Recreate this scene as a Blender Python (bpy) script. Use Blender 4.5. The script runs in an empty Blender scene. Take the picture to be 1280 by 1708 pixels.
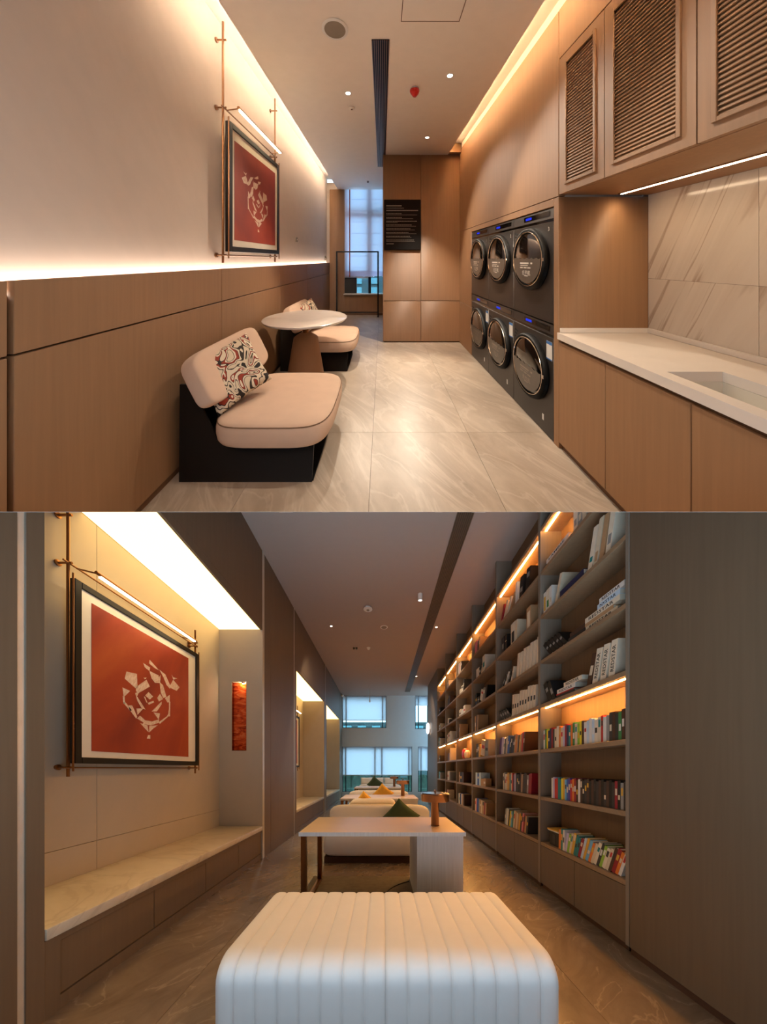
import bpy, bmesh, math, random
from mathutils import Vector, Matrix

# ------------------------------------------------------------------ camera, world, exposure
# The picture is a collage of two interiors, one above the other, each with its own horizon.
# Here they are two storeys of one stepped building: the upper hall climbs away from the slab
# and the lower hall descends from it. Walls are plumb; floors, ceilings, shelves and furniture
# follow the gradient of their hall.
sc = bpy.context.scene
cam_data = bpy.data.cameras.new('camera')
cam = bpy.data.objects.new('camera', cam_data)
sc.collection.objects.link(cam)
sc.camera = cam
cam_data.sensor_fit = 'HORIZONTAL'
cam_data.sensor_width = 36.0
cam_data.lens = 12.797
cam_data.shift_x = 0.0016
cam_data.clip_start = 0.02
cam.location = (0, 0, 0)
cam.rotation_euler = (math.pi / 2, 0, 0)

world = bpy.data.worlds.new('world')
sc.world = world
world.use_nodes = True
bg = world.node_tree.nodes['Background']
bg.inputs[0].default_value = (0.53, 0.77, 1.0, 1)
bg.inputs[1].default_value = 1.25

sc.view_settings.view_transform = 'Standard'
sc.view_settings.look = 'None'
sc.view_settings.exposure = 1.5
sc.view_settings.gamma = 1.0
sc.view_settings.use_curve_mapping = False

# light levels (radiance of the visible luminous surfaces)
L = dict(coveA_left=24, ledgeA=8, coveA_right=26, under_cab=12, picture=7, soffit=1.6, shelf=60, down=10, slit=3.0)
WARM = (1.0, 0.80, 0.60)
WARM2 = (1.0, 0.66, 0.34)
AMBER = (1.0, 0.50, 0.12)

random.seed(7)
COL = sc.collection

# ------------------------------------------------------------------ halls
# gradient and datum of each hall; a point is x across, y along, z above the hall's own floor
HALL = {'laundry': (0.925, 1.578), 'library': (-0.941, -1.4346)}
hall = 'laundry'


def W(x, y, z):
    k, y0 = HALL[hall]
    return Vector((x, y, z + k * (y - y0)))


def use_hall(n):
    global hall
    hall = n


# ------------------------------------------------------------------ mesh builder
class M:
    def __init__(s):
        s.bm = bmesh.new()

    def _mi(s, faces, mi):
        for f in faces:
            f.material_index = mi

    def box(s, x0, x1, y0, y1, z0, z1, bev=0.0, mi=0, seg=1, T=None):
        bm = s.bm
        vs = [bm.verts.new((x, y, z)) for x in (x0, x1) for y in (y0, y1) for z in (z0, z1)]
        q = [(0, 1, 3, 2), (4, 6, 7, 5), (0, 4, 5, 1), (2, 3, 7, 6), (0, 2, 6, 4), (1, 5, 7, 3)]
        fs = [bm.faces.new([vs[i] for i in f]) for f in q]
        s._mi(fs, mi)
        if bev > 0:
            es = list({e for f in fs for e in f.edges})
            r = bmesh.ops.bevel(bm, geom=es, offset=bev, segments=seg, affect='EDGES', profile=0.5, clamp_overlap=True)
            nv = {v for f in r['faces'] for v in f.verts} | {v for v in vs if v.is_valid}
            s._mi(r['faces'], mi)
            vs = list(nv)
        if T is not None:
            bmesh.ops.transform(bm, matrix=T, verts=[v for v in vs if v.is_valid])
        return s

    def prism(s, pts, axis, a0, a1, mi=0):
        """pts: outline in the two other axes (in xyz order), extruded along axis"""
        bm = s.bm

        def mk(p, a):
            if axis == 'x':
                return (a, p[0], p[1])
            if axis == 'y':
                return (p[0], a, p[1])
            return (p[0], p[1], a)
        A = [bm.verts.new(mk(p, a0)) for p in pts]
        B = [bm.verts.new(mk(p, a1)) for p in pts]
        n = len(pts)
        fs = [bm.faces.new(A), bm.faces.new(list(reversed(B)))]
        for i in range(n):
            fs.append(bm.faces.new([A[i], B[i], B[(i + 1) % n], A[(i + 1) % n]]))
        s._mi(fs, mi)
        return s

    def rings(s, rings, closed=True, cap0=True, cap1=True, mi=0):
        bm = s.bm
        R = [[bm.verts.new(p) for p in r] for r in rings]
        n = len(R[0])
        fs = []
        for a, b in zip(R[:-1], R[1:]):
            for i in range(n if closed else n - 1):
                j = (i + 1) % n
                fs.append(bm.faces.new([a[i], a[j], b[j], b[i]]))
        if cap0:
            fs.append(bm.faces.new(list(reversed(R[0]))))
        if cap1:
            fs.append(bm.faces.new(R[-1]))
        s._mi(fs, mi)
        return s

    def lathe(s, prof, c, n=24, axis='z', mi=0, cap0=True, cap1=True):
        rings = []
        for r, h in prof:
            ring = []
            for i in range(n):
                a = 2 * math.pi * i / n
                u, v = r * math.cos(a), r * math.sin(a)
                if axis == 'z':
                    ring.append((c[0] + u, c[1] + v, c[2] + h))
                elif axis == 'x':
                    ring.append((c[0] + h, c[1] + u, c[2] + v))
                else:
                    ring.append((c[0] + u, c[1] + h, c[2] + v))
            rings.append(ring)
        return s.rings(rings, True, cap0, cap1, mi)

    def tube(s, pts, r, n=8, mi=0):
        pts = [Vector(p) for p in pts]
        rings = []
        for i, p in enumerate(pts):
            d = (pts[min(i + 1, len(pts) - 1)] - pts[max(i - 1, 0)]).normalized()
            up = Vector((0, 0, 1)) if abs(d.z) < 0.9 else Vector((1, 0, 0))
            a = d.cross(up).normalized()
            b = a.cross(d).normalized()
            rings.append([p + a * (r * math.cos(t)) + b * (r * math.sin(t)) for t in [2 * math.pi * k / n for k in range(n)]])
        return s.rings(rings, mi=mi)

    def soft(s, c, half, e=0.35, rot=None, nu=28, nv=14, mi=0, e2=None):
        """rounded block (superquadric)"""
        e2 = e if e2 is None else e2

        def sp(v, p):
            return math.copysign(abs(v) ** p, v)
        rings = []
        for j in range(1, nv):
            ph = -math.pi / 2 + math.pi * j / nv
            ring = []
            for i in range(nu):
                th = 2 * math.pi * i / nu
                p = Vector((half[0] * sp(math.cos(ph), e) * sp(math.cos(th), e2), half[1] * sp(math.cos(ph), e) * sp(math.sin(th), e2), half[2] * sp(math.sin(ph), e)))
                if rot:
                    p = rot @ p
                ring.append(Vector(c) + p)
            rings.append(ring)
        return s.rings(rings, mi=mi)

    def pillow(s, c, w, h, t, rot, n=14, mi=0):
        bm = s.bm
        for sg in (1, -1):
            g = []
            for i in range(n + 1):
                row = []
                for j in range(n + 1):
                    u, v = -1 + 2 * i / n, -1 + 2 * j / n
                    k = max(0.0, (1 - u ** 4) * (1 - v ** 4)) ** 0.5
                    pin = 1 - 0.07 * (1 - abs(u) ** 2) * abs(v) ** 3
                    pin2 = 1 - 0.07 * (1 - abs(v) ** 2) * abs(u) ** 3
                    p = rot @ Vector((sg * t / 2 * k, u * w / 2 * pin2, v * h / 2 * pin))
                    row.append(bm.verts.new(Vector(c) + p))
                g.append(row)
            for i in range(n):
                for j in range(n):
                    f = [g[i][j], g[i + 1][j], g[i + 1][j + 1], g[i][j + 1]]
                    bm.faces.new(f if sg > 0 else list(reversed(f))).material_index = mi
        bmesh.ops.remove_doubles(bm, verts=bm.verts, dist=1e-5)
        return s

    def flat(s, polys, o, u, v, mi=0):
        """flat print: polygons in the (u, v) frame at o"""
        o, u, v = Vector(o), Vector(u), Vector(v)
        for p in polys:
            try:
                s.bm.faces.new([s.bm.verts.new(o + u * a + v * b) for a, b in p]).material_index = mi
            except ValueError:
                pass
        return s


NAMES = {}


def props(o, label=None, cat=None, group=None, kind=None):
    if label:
        o['label'] = label
    if cat:
        o['category'] = cat
    if group:
        o['group'] = group
    if kind:
        o['kind'] = kind
    return o


def thing(name, label, cat, base, group=None, kind=None):
    o = bpy.data.objects.new(name, None)
    o.empty_display_size = 0.1
    COL.objects.link(o)
    o.location = W(*base)
    o['wl'] = tuple(o.location)
    return props(o, label, cat, group, kind)


def world_loc(o):
    return Vector(o['wl'])


def build(m, name, mats, parent=None, label=None, cat=None, group=None, kind=None, smooth=True, ang=35, base=None):
    bm = m.bm
    for v in bm.verts:
        v.co = W(*v.co)
    zs = [v.co.z for v in bm.verts]
    if not zs:
        return None
    lim = 0.0004
    up = hall == 'laundry'
    if (up and min(zs) < lim) or (not up and max(zs) > -lim):
        if (up and max(zs) <= lim) or (not up and min(zs) >= -lim):
            bm.free()
            return None
        r = bmesh.ops.bisect_plane(bm, geom=bm.verts[:] + bm.edges[:] + bm.faces[:], dist=1e-6,
                                   plane_co=(0, 0, lim if up else -lim), plane_no=(0, 0, -1 if up else 1), clear_outer=True)
        ed = [g for g in r['geom_cut'] if isinstance(g, bmesh.types.BMEdge) and g.is_valid]
        try:
            bmesh.ops.edgenet_fill(bm, edges=ed)
        except Exception:
            pass
    bmesh.ops.recalc_face_normals(bm, faces=bm.faces[:])
    xs = [v.co for v in bm.verts]
    org = Vector((sum(v.x for v in xs) / len(xs), sum(v.y for v in xs) / len(xs), min(v.z for v in xs)))
    if base is not None:
        org = W(*base)
    for v in bm.verts:
        v.co -= org
    me = bpy.data.meshes.new(name)
    bm.to_mesh(me)
    bm.free()
    for mt in (mats if isinstance(mats, (list, tuple)) else [mats]):
        me.materials.append(MAT[mt] if isinstance(mt, str) else mt)
    if smooth:
        for p in me.polygons:
            p.use_smooth = True
        me.set_sharp_from_angle(angle=math.radians(ang))
    o = bpy.data.objects.new(name, me)
    COL.objects.link(o)
    o['wl'] = tuple(org)
    if parent is not None:
        o.parent = parent
        o.location = org - world_loc(parent)
    else:
        o.location = org
    return props(o, label, cat, group, kind)


def copy_tree(root, d, label=None, group=None):
    """a copy of a thing, its parts and their sub-parts, moved by d (across, along, up) in its hall"""
    k = HALL[hall][0]
    off = Vector((d[0], d[1], d[2] + k * d[1]))

    def rec(o, parent):
        c = o.copy()
        COL.objects.link(c)
        c['wl'] = tuple(world_loc(o) + off)
        if parent is None:
            c.location = o.location + off
        else:
            c.parent = parent
            c.matrix_parent_inverse.identity()
            c.location = o.location
        for ch in [x for x in list(root_children.get(o.name, []))]:
            rec(ch, c)
        return c
    root_children = {}
    for o in bpy.data.objects:
        if o.parent:
            root_children.setdefault(o.parent.name, []).append(o)
    r = rec(root, None)
    if label:
        r['label'] = label
    if group:
        r['group'] = group
    return r


# ------------------------------------------------------------------ materials
MAT = {}


def s2l(c):
    return tuple(((v / 255) / 12.92 if v / 255 <= 0.04045 else (((v / 255) + 0.055) / 1.055) ** 2.4) for v in c)


def new_mat(name):
    m = bpy.data.materials.new(name)
    m.use_nodes = True
    MAT[name] = m
    nt = m.node_tree
    return m, nt, nt.nodes['Principled BSDF']


def plain(name, rgb, rough=0.5, metal=0.0, coat=0.0, noise=0.06, nscale=9.0, bump=0.0, bscale=200.0, spec=0.5):
    """one colour with a little tonal noise and optional fine relief"""
    m, nt, b = new_mat(name)
    c = s2l(rgb)
    tc = nt.nodes.new('ShaderNodeTexCoord')
    n = nt.nodes.new('ShaderNodeTexNoise')
    n.inputs['Scale'].default_value = nscale
    n.inputs['Detail'].default_value = 4
    nt.links.new(tc.outputs['Object'], n.inputs['Vector'])
    r = nt.nodes.new('ShaderNodeValToRGB')
    r.color_ramp.elements[0].position = 0.3
    r.color_ramp.elements[1].position = 0.7
    r.color_ramp.elements[0].color = tuple(v * (1 - noise) for v in c) + (1,)
    r.color_ramp.elements[1].color = tuple(min(1, v * (1 + noise)) for v in c) + (1,)
    nt.links.new(n.outputs['Fac'], r.inputs['Fac'])
    nt.links.new(r.outputs['Color'], b.inputs['Base Color'])
    b.inputs['Roughness'].default_value = rough
    b.inputs['Metallic'].default_value = metal
    b.inputs['Coat Weight'].default_value = coat
    b.inputs['Specular IOR Level'].default_value = spec
    if bump > 0:
        n2 = nt.nodes.new('ShaderNodeTexNoise')
        n2.inputs['Scale'].default_value = bscale
        n2.inputs['Detail'].default_value = 3
        nt.links.new(tc.outputs['Object'], n2.inputs['Vector'])
        bp = nt.nodes.new('ShaderNodeBump')
        bp.inputs['Strength'].default_value = bump
        bp.inputs['Distance'].default_value = 0.002
        nt.links.new(n2.outputs['Fac'], bp.inputs['Height'])
        nt.links.new(bp.outputs['Normal'], b.inputs['Normal'])
    return m


def wood(name, rgb, rough=0.45, amount=0.16, scale=(60, 60, 2.2)):
    m, nt, b = new_mat(name)
    c = s2l(rgb)
    tc = nt.nodes.new('ShaderNodeTexCoord')
    mp = nt.nodes.new('ShaderNodeMapping')
    mp.inputs['Scale'].default_value = scale
    nt.links.new(tc.outputs['Object'], mp.inputs['Vector'])
    n = nt.nodes.new('ShaderNodeTexNoise')
    n.inputs['Scale'].default_value = 1.0
    n.inputs['Detail'].default_value = 5
    n.inputs['Distortion'].default_value = 0.4
    nt.links.new(mp.outputs['Vector'], n.inputs['Vector'])
    r = nt.nodes.new('ShaderNodeValToRGB')
    r.color_ramp.elements[0].position = 0.25
    r.color_ramp.elements[1].position = 0.75
    r.color_ramp.elements[0].color = tuple(v * (1 - amount) for v in c) + (1,)
    r.color_ramp.elements[1].color = tuple(v * (1 + amount) for v in c) + (1,)
    nt.links.new(n.outputs['Fac'], r.inputs['Fac'])
    nt.links.new(r.outputs['Color'], b.inputs['Base Color'])
    b.inputs['Roughness'].default_value = rough
    bp = nt.nodes.new('ShaderNodeBump')
    bp.inputs['Strength'].default_value = 0.08
    bp.inputs['Distance'].default_value = 0.001
    nt.links.new(n.outputs['Fac'], bp.inputs['Height'])
    nt.links.new(bp.outputs['Normal'], b.inputs['Normal'])
    return m


def stone(name, base, dark, vein, rough=0.25, scale=1.0, stretch=(1, 1, 1), rotz=0.0, vein_w=0.02, vein_amt=0.8, rotx=0.0, coord='Object', vscale=1.6):
    """clouded stone with thin veins"""
    m, nt, b = new_mat(name)
    tc = nt.nodes.new('ShaderNodeTexCoord')
    mp = nt.nodes.new('ShaderNodeMapping')
    mp.vector_type = 'TEXTURE'
    mp.inputs['Scale'].default_value = tuple(1 / v for v in stretch)
    mp.inputs['Rotation'].default_value = (rotx, 0, rotz)
    nt.links.new(tc.outputs[coord], mp.inputs['Vector'])
    n = nt.nodes.new('ShaderNodeTexNoise')
    n.inputs['Scale'].default_value = 2.2 * scale
    n.inputs['Detail'].default_value = 8
    n.inputs['Roughness'].default_value = 0.62
    n.inputs['Distortion'].default_value = 0.8
    nt.links.new(mp.outputs['Vector'], n.inputs['Vector'])
    r = nt.nodes.new('ShaderNodeValToRGB')
    r.color_ramp.elements[0].position = 0.32
    r.color_ramp.elements[1].position = 0.68
    r.color_ramp.elements[0].color = s2l(dark) + (1,)
    r.color_ramp.elements[1].color = s2l(base) + (1,)
    nt.links.new(n.outputs['Fac'], r.inputs['Fac'])
    n2 = nt.nodes.new('ShaderNodeTexNoise')
    n2.inputs['Scale'].default_value = vscale * scale
    n2.inputs['Detail'].default_value = 5
    n2.inputs['Distortion'].default_value = 1.2
    nt.links.new(mp.outputs['Vector'], n2.inputs['Vector'])
    r2 = nt.nodes.new('ShaderNodeValToRGB')
    e = r2.color_ramp.elements
    e[0].position = 0.5 - vein_w
    e[1].position = 0.5 + vein_w
    e[0].color = (0, 0, 0, 1)
    e[1].color = (0, 0, 0, 1)
    x = e.new(0.5)
    x.color = (vein_amt,) * 3 + (1,)
    nt.links.new(n2.outputs['Fac'], r2.inputs['Fac'])
    mx = nt.nodes.new('ShaderNodeMixRGB')
    nt.links.new(r2.outputs['Color'], mx.inputs['Fac'])
    nt.links.new(r.outputs['Color'], mx.inputs['Color1'])
    mx.inputs['Color2'].default_value = s2l(vein) + (1,)
    nt.links.new(mx.outputs['Color'], b.inputs['Base Color'])
    b.inputs['Roughness'].default_value = rough
    return m


def glow(name, rgb, strength):
    m = bpy.data.materials.new(name)
    m.use_nodes = True
    nt = m.node_tree
    nt.nodes.clear()
    e = nt.nodes.new('ShaderNodeEmission')
    e.inputs[0].default_value = tuple(rgb) + (1,)
    e.inputs[1].default_value = strength
    o = nt.nodes.new('ShaderNodeOutputMaterial')
    nt.links.new(e.outputs[0], o.inputs[0])
    MAT[name] = m
    return m


def ramp_mat(name, cols, scale, distortion, rough=0.8, stretch=(1, 1, 1), const=True, detail=2, bump=0.0):
    """banded noise pattern in given colours: [(pos, rgb)]"""
    m, nt, b = new_mat(name)
    tc = nt.nodes.new('ShaderNodeTexCoord')
    mp = nt.nodes.new('ShaderNodeMapping')
    mp.inputs['Scale'].default_value = stretch
    nt.links.new(tc.outputs['Object'], mp.inputs['Vector'])
    n = nt.nodes.new('ShaderNodeTexNoise')
    n.inputs['Scale'].default_value = scale
    n.inputs['Distortion'].default_value = distortion
    n.inputs['Detail'].default_value = detail
    nt.links.new(mp.outputs['Vector'], n.inputs['Vector'])
    r = nt.nodes.new('ShaderNodeValToRGB')
    if const:
        r.color_ramp.interpolation = 'CONSTANT'
    e = r.color_ramp.elements
    while len(e) > 1:
        e.remove(e[-1])
    e[0].position, e[0].color = cols[0][0], s2l(cols[0][1]) + (1,)
    for p, c in cols[1:]:
        x = e.new(p)
        x.color = s2l(c) + (1,)
    nt.links.new(n.outputs['Fac'], r.inputs['Fac'])
    nt.links.new(r.outputs['Color'], b.inputs['Base Color'])
    b.inputs['Roughness'].default_value = rough
    return m


def blind_mat(name, rgb, see):
    m = bpy.data.materials.new(name)
    m.use_nodes = True
    nt = m.node_tree
    nt.nodes.clear()
    t = nt.nodes.new('ShaderNodeBsdfTranslucent')
    t.inputs[0].default_value = s2l(rgb) + (1,)
    d = nt.nodes.new('ShaderNodeBsdfDiffuse')
    d.inputs[0].default_value = s2l(rgb) + (1,)
    tr = nt.nodes.new('ShaderNodeBsdfTransparent')
    tr.inputs[0].default_value = (1, 1, 1, 1)
    m1 = nt.nodes.new('ShaderNodeMixShader')
    m1.inputs[0].default_value = 0.22
    nt.links.new(t.outputs[0], m1.inputs[1])
    nt.links.new(d.outputs[0], m1.inputs[2])
    m2 = nt.nodes.new('ShaderNodeMixShader')
    m2.inputs[0].default_value = see
    nt.links.new(m1.outputs[0], m2.inputs[1])
    nt.links.new(tr.outputs[0], m2.inputs[2])
    o = nt.nodes.new('ShaderNodeOutputMaterial')
    nt.links.new(m2.outputs[0], o.inputs[0])
    MAT[name] = m
    return m


def glass_mat(name, tint, gloss=0.12):
    m = bpy.data.materials.new(name)
    m.use_nodes = True
    nt = m.node_tree
    nt.nodes.clear()
    tr = nt.nodes.new('ShaderNodeBsdfTransparent')
    tr.inputs[0].default_value = s2l(tint) + (1,)
    g = nt.nodes.new('ShaderNodeBsdfGlossy')
    g.inputs[1].default_value = 0.03
    mx = nt.nodes.new('ShaderNodeMixShader')
    mx.inputs[0].default_value = gloss
    nt.links.new(tr.outputs[0], mx.inputs[1])
    nt.links.new(g.outputs[0], mx.inputs[2])
    o = nt.nodes.new('ShaderNodeOutputMaterial')
    nt.links.new(mx.outputs[0], o.inputs[0])
    MAT[name] = m
    return m


wood('oak', (160, 120, 84), 0.55, 0.08, (45, 45, 1.6))
wood('oak_dark', (118, 82, 54), 0.5, 0.1)
plain('groove', (74, 44, 26), 0.7)
plain('plaster_warm', (212, 195, 179), 0.75, noise=0.02)
plain('ceiling_white', (242, 232, 220), 0.85, noise=0.015)
plain('cove_white', (235, 228, 218), 0.8, noise=0.01)
stone('travertine', (202, 187, 168), (170, 153, 133), (222, 210, 194), 0.4, 1.0, (2.2, 0.5, 0.7), 0.5, 0.03, 0.35)
stone('marble_white', (224, 212, 196), (208, 194, 177), (150, 118, 90), 0.12, 0.8, (1, 1.5, 0.22), 0, 0.02, 0.6, rotx=0.64, vscale=1.5)
plain('counter_white', (232, 222, 210), 0.35, noise=0.015)
plain('basin_white', (226, 220, 206), 0.25, noise=0.01)
plain('bronze', (150, 104, 66), 0.32, 0.9)
plain('copper', (160, 128, 112), 0.22, 1.0, noise=0.03)
plain('black_metal', (16, 14, 13), 0.45, 0.0, spec=0.3)
plain('black_frame', (20, 15, 13), 0.5, 0.0, spec=0.25)
plain('mat_board', (226, 216, 198), 0.9, noise=0.02)
ramp_mat('print_red', [(0.30, (130, 34, 14)), (0.5, (162, 54, 20)), (0.72, (190, 88, 34))], 1.3, 0.6, 0.6, (1, 1, 1), False, 5)
ramp_mat('print_cream', [(0.35, (214, 176, 150)), (0.65, (232, 206, 184))], 40, 0.5, 0.8, const=False)
plain('fabric_cream', (218, 186, 160), 0.95, noise=0.03, bump=0.25, bscale=500)
plain('piping_brown', (120, 88, 62), 0.9)
ramp_mat('swirl', [(0.0, (40, 30, 24)), (0.36, (226, 206, 176)), (0.43, (60, 46, 34)), (0.46, (232, 214, 186)), (0.52, (52, 38, 30)), (0.54, (160, 58, 34)), (0.59, (236, 220, 194)), (0.64, (96, 78, 56)), (0.67, (228, 208, 178))], 3.4, 2.8, 0.9, (1, 1, 1), True, 1)
plain('table_white', (228, 216, 204), 0.22, noise=0.02, coat=0.3)
plain('cone_tan', (160, 116, 82), 0.5, noise=0.03)
plain('washer_body', (70, 64, 60), 0.38, 0.55, noise=0.03)
plain('washer_panel', (52, 47, 45), 0.35, 0.4)
plain('gloss_black', (8, 7, 7), 0.08, 0.0, 0.6, spec=0.6)
plain('bezel_black', (8, 7, 7), 0.5, 0.0, spec=0.12)
plain('dark_glass', (12, 9, 8), 0.06, 0.0, 0.8, spec=0.7)
plain('chrome', (205, 190, 176), 0.15, 1.0)
plain('film', (92, 84, 76), 0.3)
plain('ink_white', (226, 220, 210), 0.7)
plain('ink_black', (20, 18, 17), 0.8)
plain('ink_grey', (150, 140, 128), 0.8)
plain('sign_black', (26, 18, 14), 0.75, spec=0.15)
plain('label_white', (232, 230, 224), 0.6)
plain('label_blue', (60, 120, 190), 0.6)
glow('display_blue', (0.03, 0.06, 1.0), 0.28)
plain('speaker_grey', (150, 138, 124), 0.9, bump=0.3, bscale=900)
plain('white_plastic', (232, 228, 222), 0.5)
plain('red_plastic', (206, 30, 24), 0.35)
plain('slot_black', (14, 11, 9), 0.8)
plain('window_cream', (216, 206, 192), 0.5)
plain('window_dark', (28, 30, 32), 0.45, 0.3)
blind_mat('sheer', (246, 240, 250), 0.20)
blind_mat('roller', (236, 236, 240), 0.05)
plain('cord_red', (176, 58, 22), 0.7)
glass_mat('glass_teal', (228, 240, 240), 0.06)
glass_mat('glass_clear', (220, 235, 240), 0.10)
plain('facade_teal', (30, 62, 62), 0.5, noise=0.3, nscale=3)
plain('facade_pane', (96, 150, 156), 0.2, noise=0.2)
plain('foliage', (34, 60, 44), 0.9, noise=0.5, nscale=6)
# library
wood('taupe', (108, 88, 68), 0.5, 0.08, (45, 45, 1.6))
wood('taupe_daylit', (132, 117, 101), 0.5, 0.08, (45, 45, 1.6))  # paler taupe: daylight on the bookcase uprights is put into the colour
wood('taupe_dark', (84, 72, 60), 0.55, 0.08)
wood('shelf_wood', (150, 120, 90), 0.5, 0.12, (40, 3, 40))
wood('shelf_back', (120, 90, 62), 0.6, 0.1)
plain('linen_wall', (186, 173, 155), 0.8, noise=0.025, nscale=5)
plain('trim_champagne', (214, 204, 188), 0.35, 0.4)
plain('ceiling_mauve', (178, 160, 148), 0.85, noise=0.01)
stone('dark_marble', (142, 123, 104), (110, 93, 78), (184, 162, 138), 0.24, 1.0, (1.7, 0.6, 0.8), -0.6, 0.012, 0.32, vscale=2.0)
stone('bench_marble', (214, 200, 178), (196, 180, 156), (176, 158, 134), 0.35, 1.0, (1, 0.6, 1), 0.4, 0.03, 0.5)
plain('white_fabric', (226, 221, 216), 0.95, noise=0.015, bump=0.15, bscale=400)
plain('seam', (186, 176, 166), 0.95)
wood('desk_top', (206, 176, 146), 0.4, 0.06, (3, 40, 40))
wood('desk_white', (222, 226, 230), 0.45, 0.1, (60, 60, 2))
plain('green_fabric', (64, 78, 50), 0.95, noise=0.08, bump=0.2)
plain('mustard_fabric', (216, 160, 56), 0.95, noise=0.08, bump=0.2)
plain('rug', (104, 96, 86), 1.0, noise=0.15, nscale=20, bump=0.4)
plain('wall_grey', (206, 208, 206), 0.8, noise=0.015)
plain('cable_black', (16, 15, 15), 0.6)
ramp_mat('amber_glass', [(0.3, (120, 26, 10)), (0.5, (208, 74, 30)), (0.7, (232, 132, 70))], 5, 1.5, 0.15, (1, 1, 3), False, 4)
plain('paper', (226, 214, 190), 0.9)
glow('lamp_ledge', (1.0, 0.86, 0.75), L['ledgeA'])
glow('lamp_cove_left', (1.0, 0.87, 0.76), L['coveA_left'])
glow('lamp_cove_right', (1.0, 0.70, 0.43), L['coveA_right'])
glow('lamp_under', (1.0, 0.74, 0.48), L['under_cab'])
glow('lamp_picture', (1.0, 0.78, 0.46), L['picture'])
glow('lamp_soffit', (1.0, 0.64, 0.22), L['soffit'])
glow('lamp_shelf', (1.0, 0.48, 0.12), L['shelf'])
glow('lamp_down', (1.0, 0.86, 0.70), L['down'])
glow('lamp_sconce', (1.0, 0.93, 0.88), 0.9)

BOOKC = {'white': (228, 222, 212), 'cream': (220, 202, 172), 'ivory': (232, 216, 190), 'grey': (150, 146, 140), 'charcoal': (52, 48, 46), 'black': (22, 20, 20), 'brown': (72, 46, 32), 'tan': (186, 146, 104),
         'red': (196, 36, 34), 'crimson': (150, 24, 40), 'orange': (228, 122, 40), 'yellow': (236, 214, 40), 'mustard': (222, 168, 50), 'lime': (150, 190, 60), 'green': (60, 130, 70), 'teal': (30, 128, 128),
         'sky-blue': (110, 176, 216), 'blue': (44, 92, 176), 'navy': (36, 42, 78), 'purple': (86, 60, 140), 'pink': (222, 130, 140), 'lilac': (198, 186, 216), 'pale-blue': (196, 214, 228)}
for n_, c_ in BOOKC.items():
    plain('book_' + n_, c_, 0.55, noise=0.04, nscale=20)


# ------------------------------------------------------------------ lettering
_TX = {}


def text_mesh(s):
    if s not in _TX:
        cu = bpy.data.curves.new('lettering_source', 'FONT')
        cu.body = s
        cu.size = 1.0
        cu.offset = 0.012
        cu.resolution_u = 2
        o = bpy.data.objects.new('lettering_source', cu)
        COL.objects.link(o)
        dg = bpy.context.evaluated_depsgraph_get()
        me = o.evaluated_get(dg).to_mesh()
        vs = [(v.co.x, v.co.y) for v in me.vertices]
        fs = [list(p.vertices) for p in me.polygons]
        o.evaluated_get(dg).to_mesh_clear()
        bpy.data.objects.remove(o)
        bpy.data.curves.remove(cu)
        if vs:
            x0, x1 = min(v[0] for v in vs), max(v[0] for v in vs)
            y0, y1 = min(v[1] for v in vs), max(v[1] for v in vs)
        else:
            x0 = x1 = y0 = y1 = 0
        _TX[s] = ([(v[0] - x0, v[1] - y0) for v in vs], fs, x1 - x0, y1 - y0)
    return _TX[s]


def letters(m, s, o, u, v, length=None, height=None, mi=0):
    """text from o along u with its height along v; fitted to length and height"""
    vs, fs, w, h = text_mesh(s)
    if not vs:
        return m
    o, u, v = Vector(o), Vector(u), Vector(v)
    sx = (length / w) if length else None
    sy = (height / h) if height else None
    sx = sx or sy
    sy = sy or sx
    V = [m.bm.verts.new(o + u * (p[0] * sx) + v * (p[1] * sy)) for p in vs]
    for f in fs:
        try:
            m.bm.faces.new([V[i] for i in f]).material_index = mi
        except ValueError:
            pass
    return m


def structure(name, m, mat, label=None):
    return build(m, name, mat, kind='structure', label=label, smooth=False)


ORD = ['first', 'second', 'third', 'fourth', 'fifth', 'sixth', 'seventh', 'eighth', 'ninth', 'tenth', 'eleventh', 'twelfth', 'thirteenth', 'fourteenth', 'fifteenth', 'sixteenth', 'seventeenth', 'eighteenth',
       'nineteenth', 'twentieth', 'twenty-first', 'twenty-second', 'twenty-third', 'twenty-fourth', 'twenty-fifth', 'twenty-sixth', 'twenty-seventh', 'twenty-eighth', 'twenty-ninth', 'thirtieth', 'thirty-first',
       'thirty-second', 'thirty-third', 'thirty-fourth', 'thirty-fifth', 'thirty-sixth', 'thirty-seventh', 'thirty-eighth', 'thirty-ninth', 'fortieth']

#%%LAUNDRY
# ================================================================== UPPER HALL: LAUNDRY LOUNGE
use_hall('laundry')

# thin edge-on slab between the storeys, added to block and bounce light
sb = M()
sb.bm.verts.ensure_lookup_table()
slab_me = bpy.data.meshes.new('slab')
slab_bm = bmesh.new()
for x in (-2.7, 2.7):
    for y in (0.5, 3.6):
        for z in (-0.0002, 0.0002):
            slab_bm.verts.new((x, y, z))
slab_bm.verts.ensure_lookup_table()
for f in [(0, 1, 3, 2), (4, 6, 7, 5), (0, 4, 5, 1), (2, 3, 7, 6), (0, 2, 6, 4), (1, 5, 7, 3)]:
    slab_bm.faces.new([slab_bm.verts[i] for i in f])
slab_bm.to_mesh(slab_me)
slab_bm.free()
slab_me.materials.append(MAT['ceiling_mauve'])
slab = bpy.data.objects.new('light_block_slab', slab_me)
COL.objects.link(slab)
slab['kind'] = 'structure'

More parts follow.
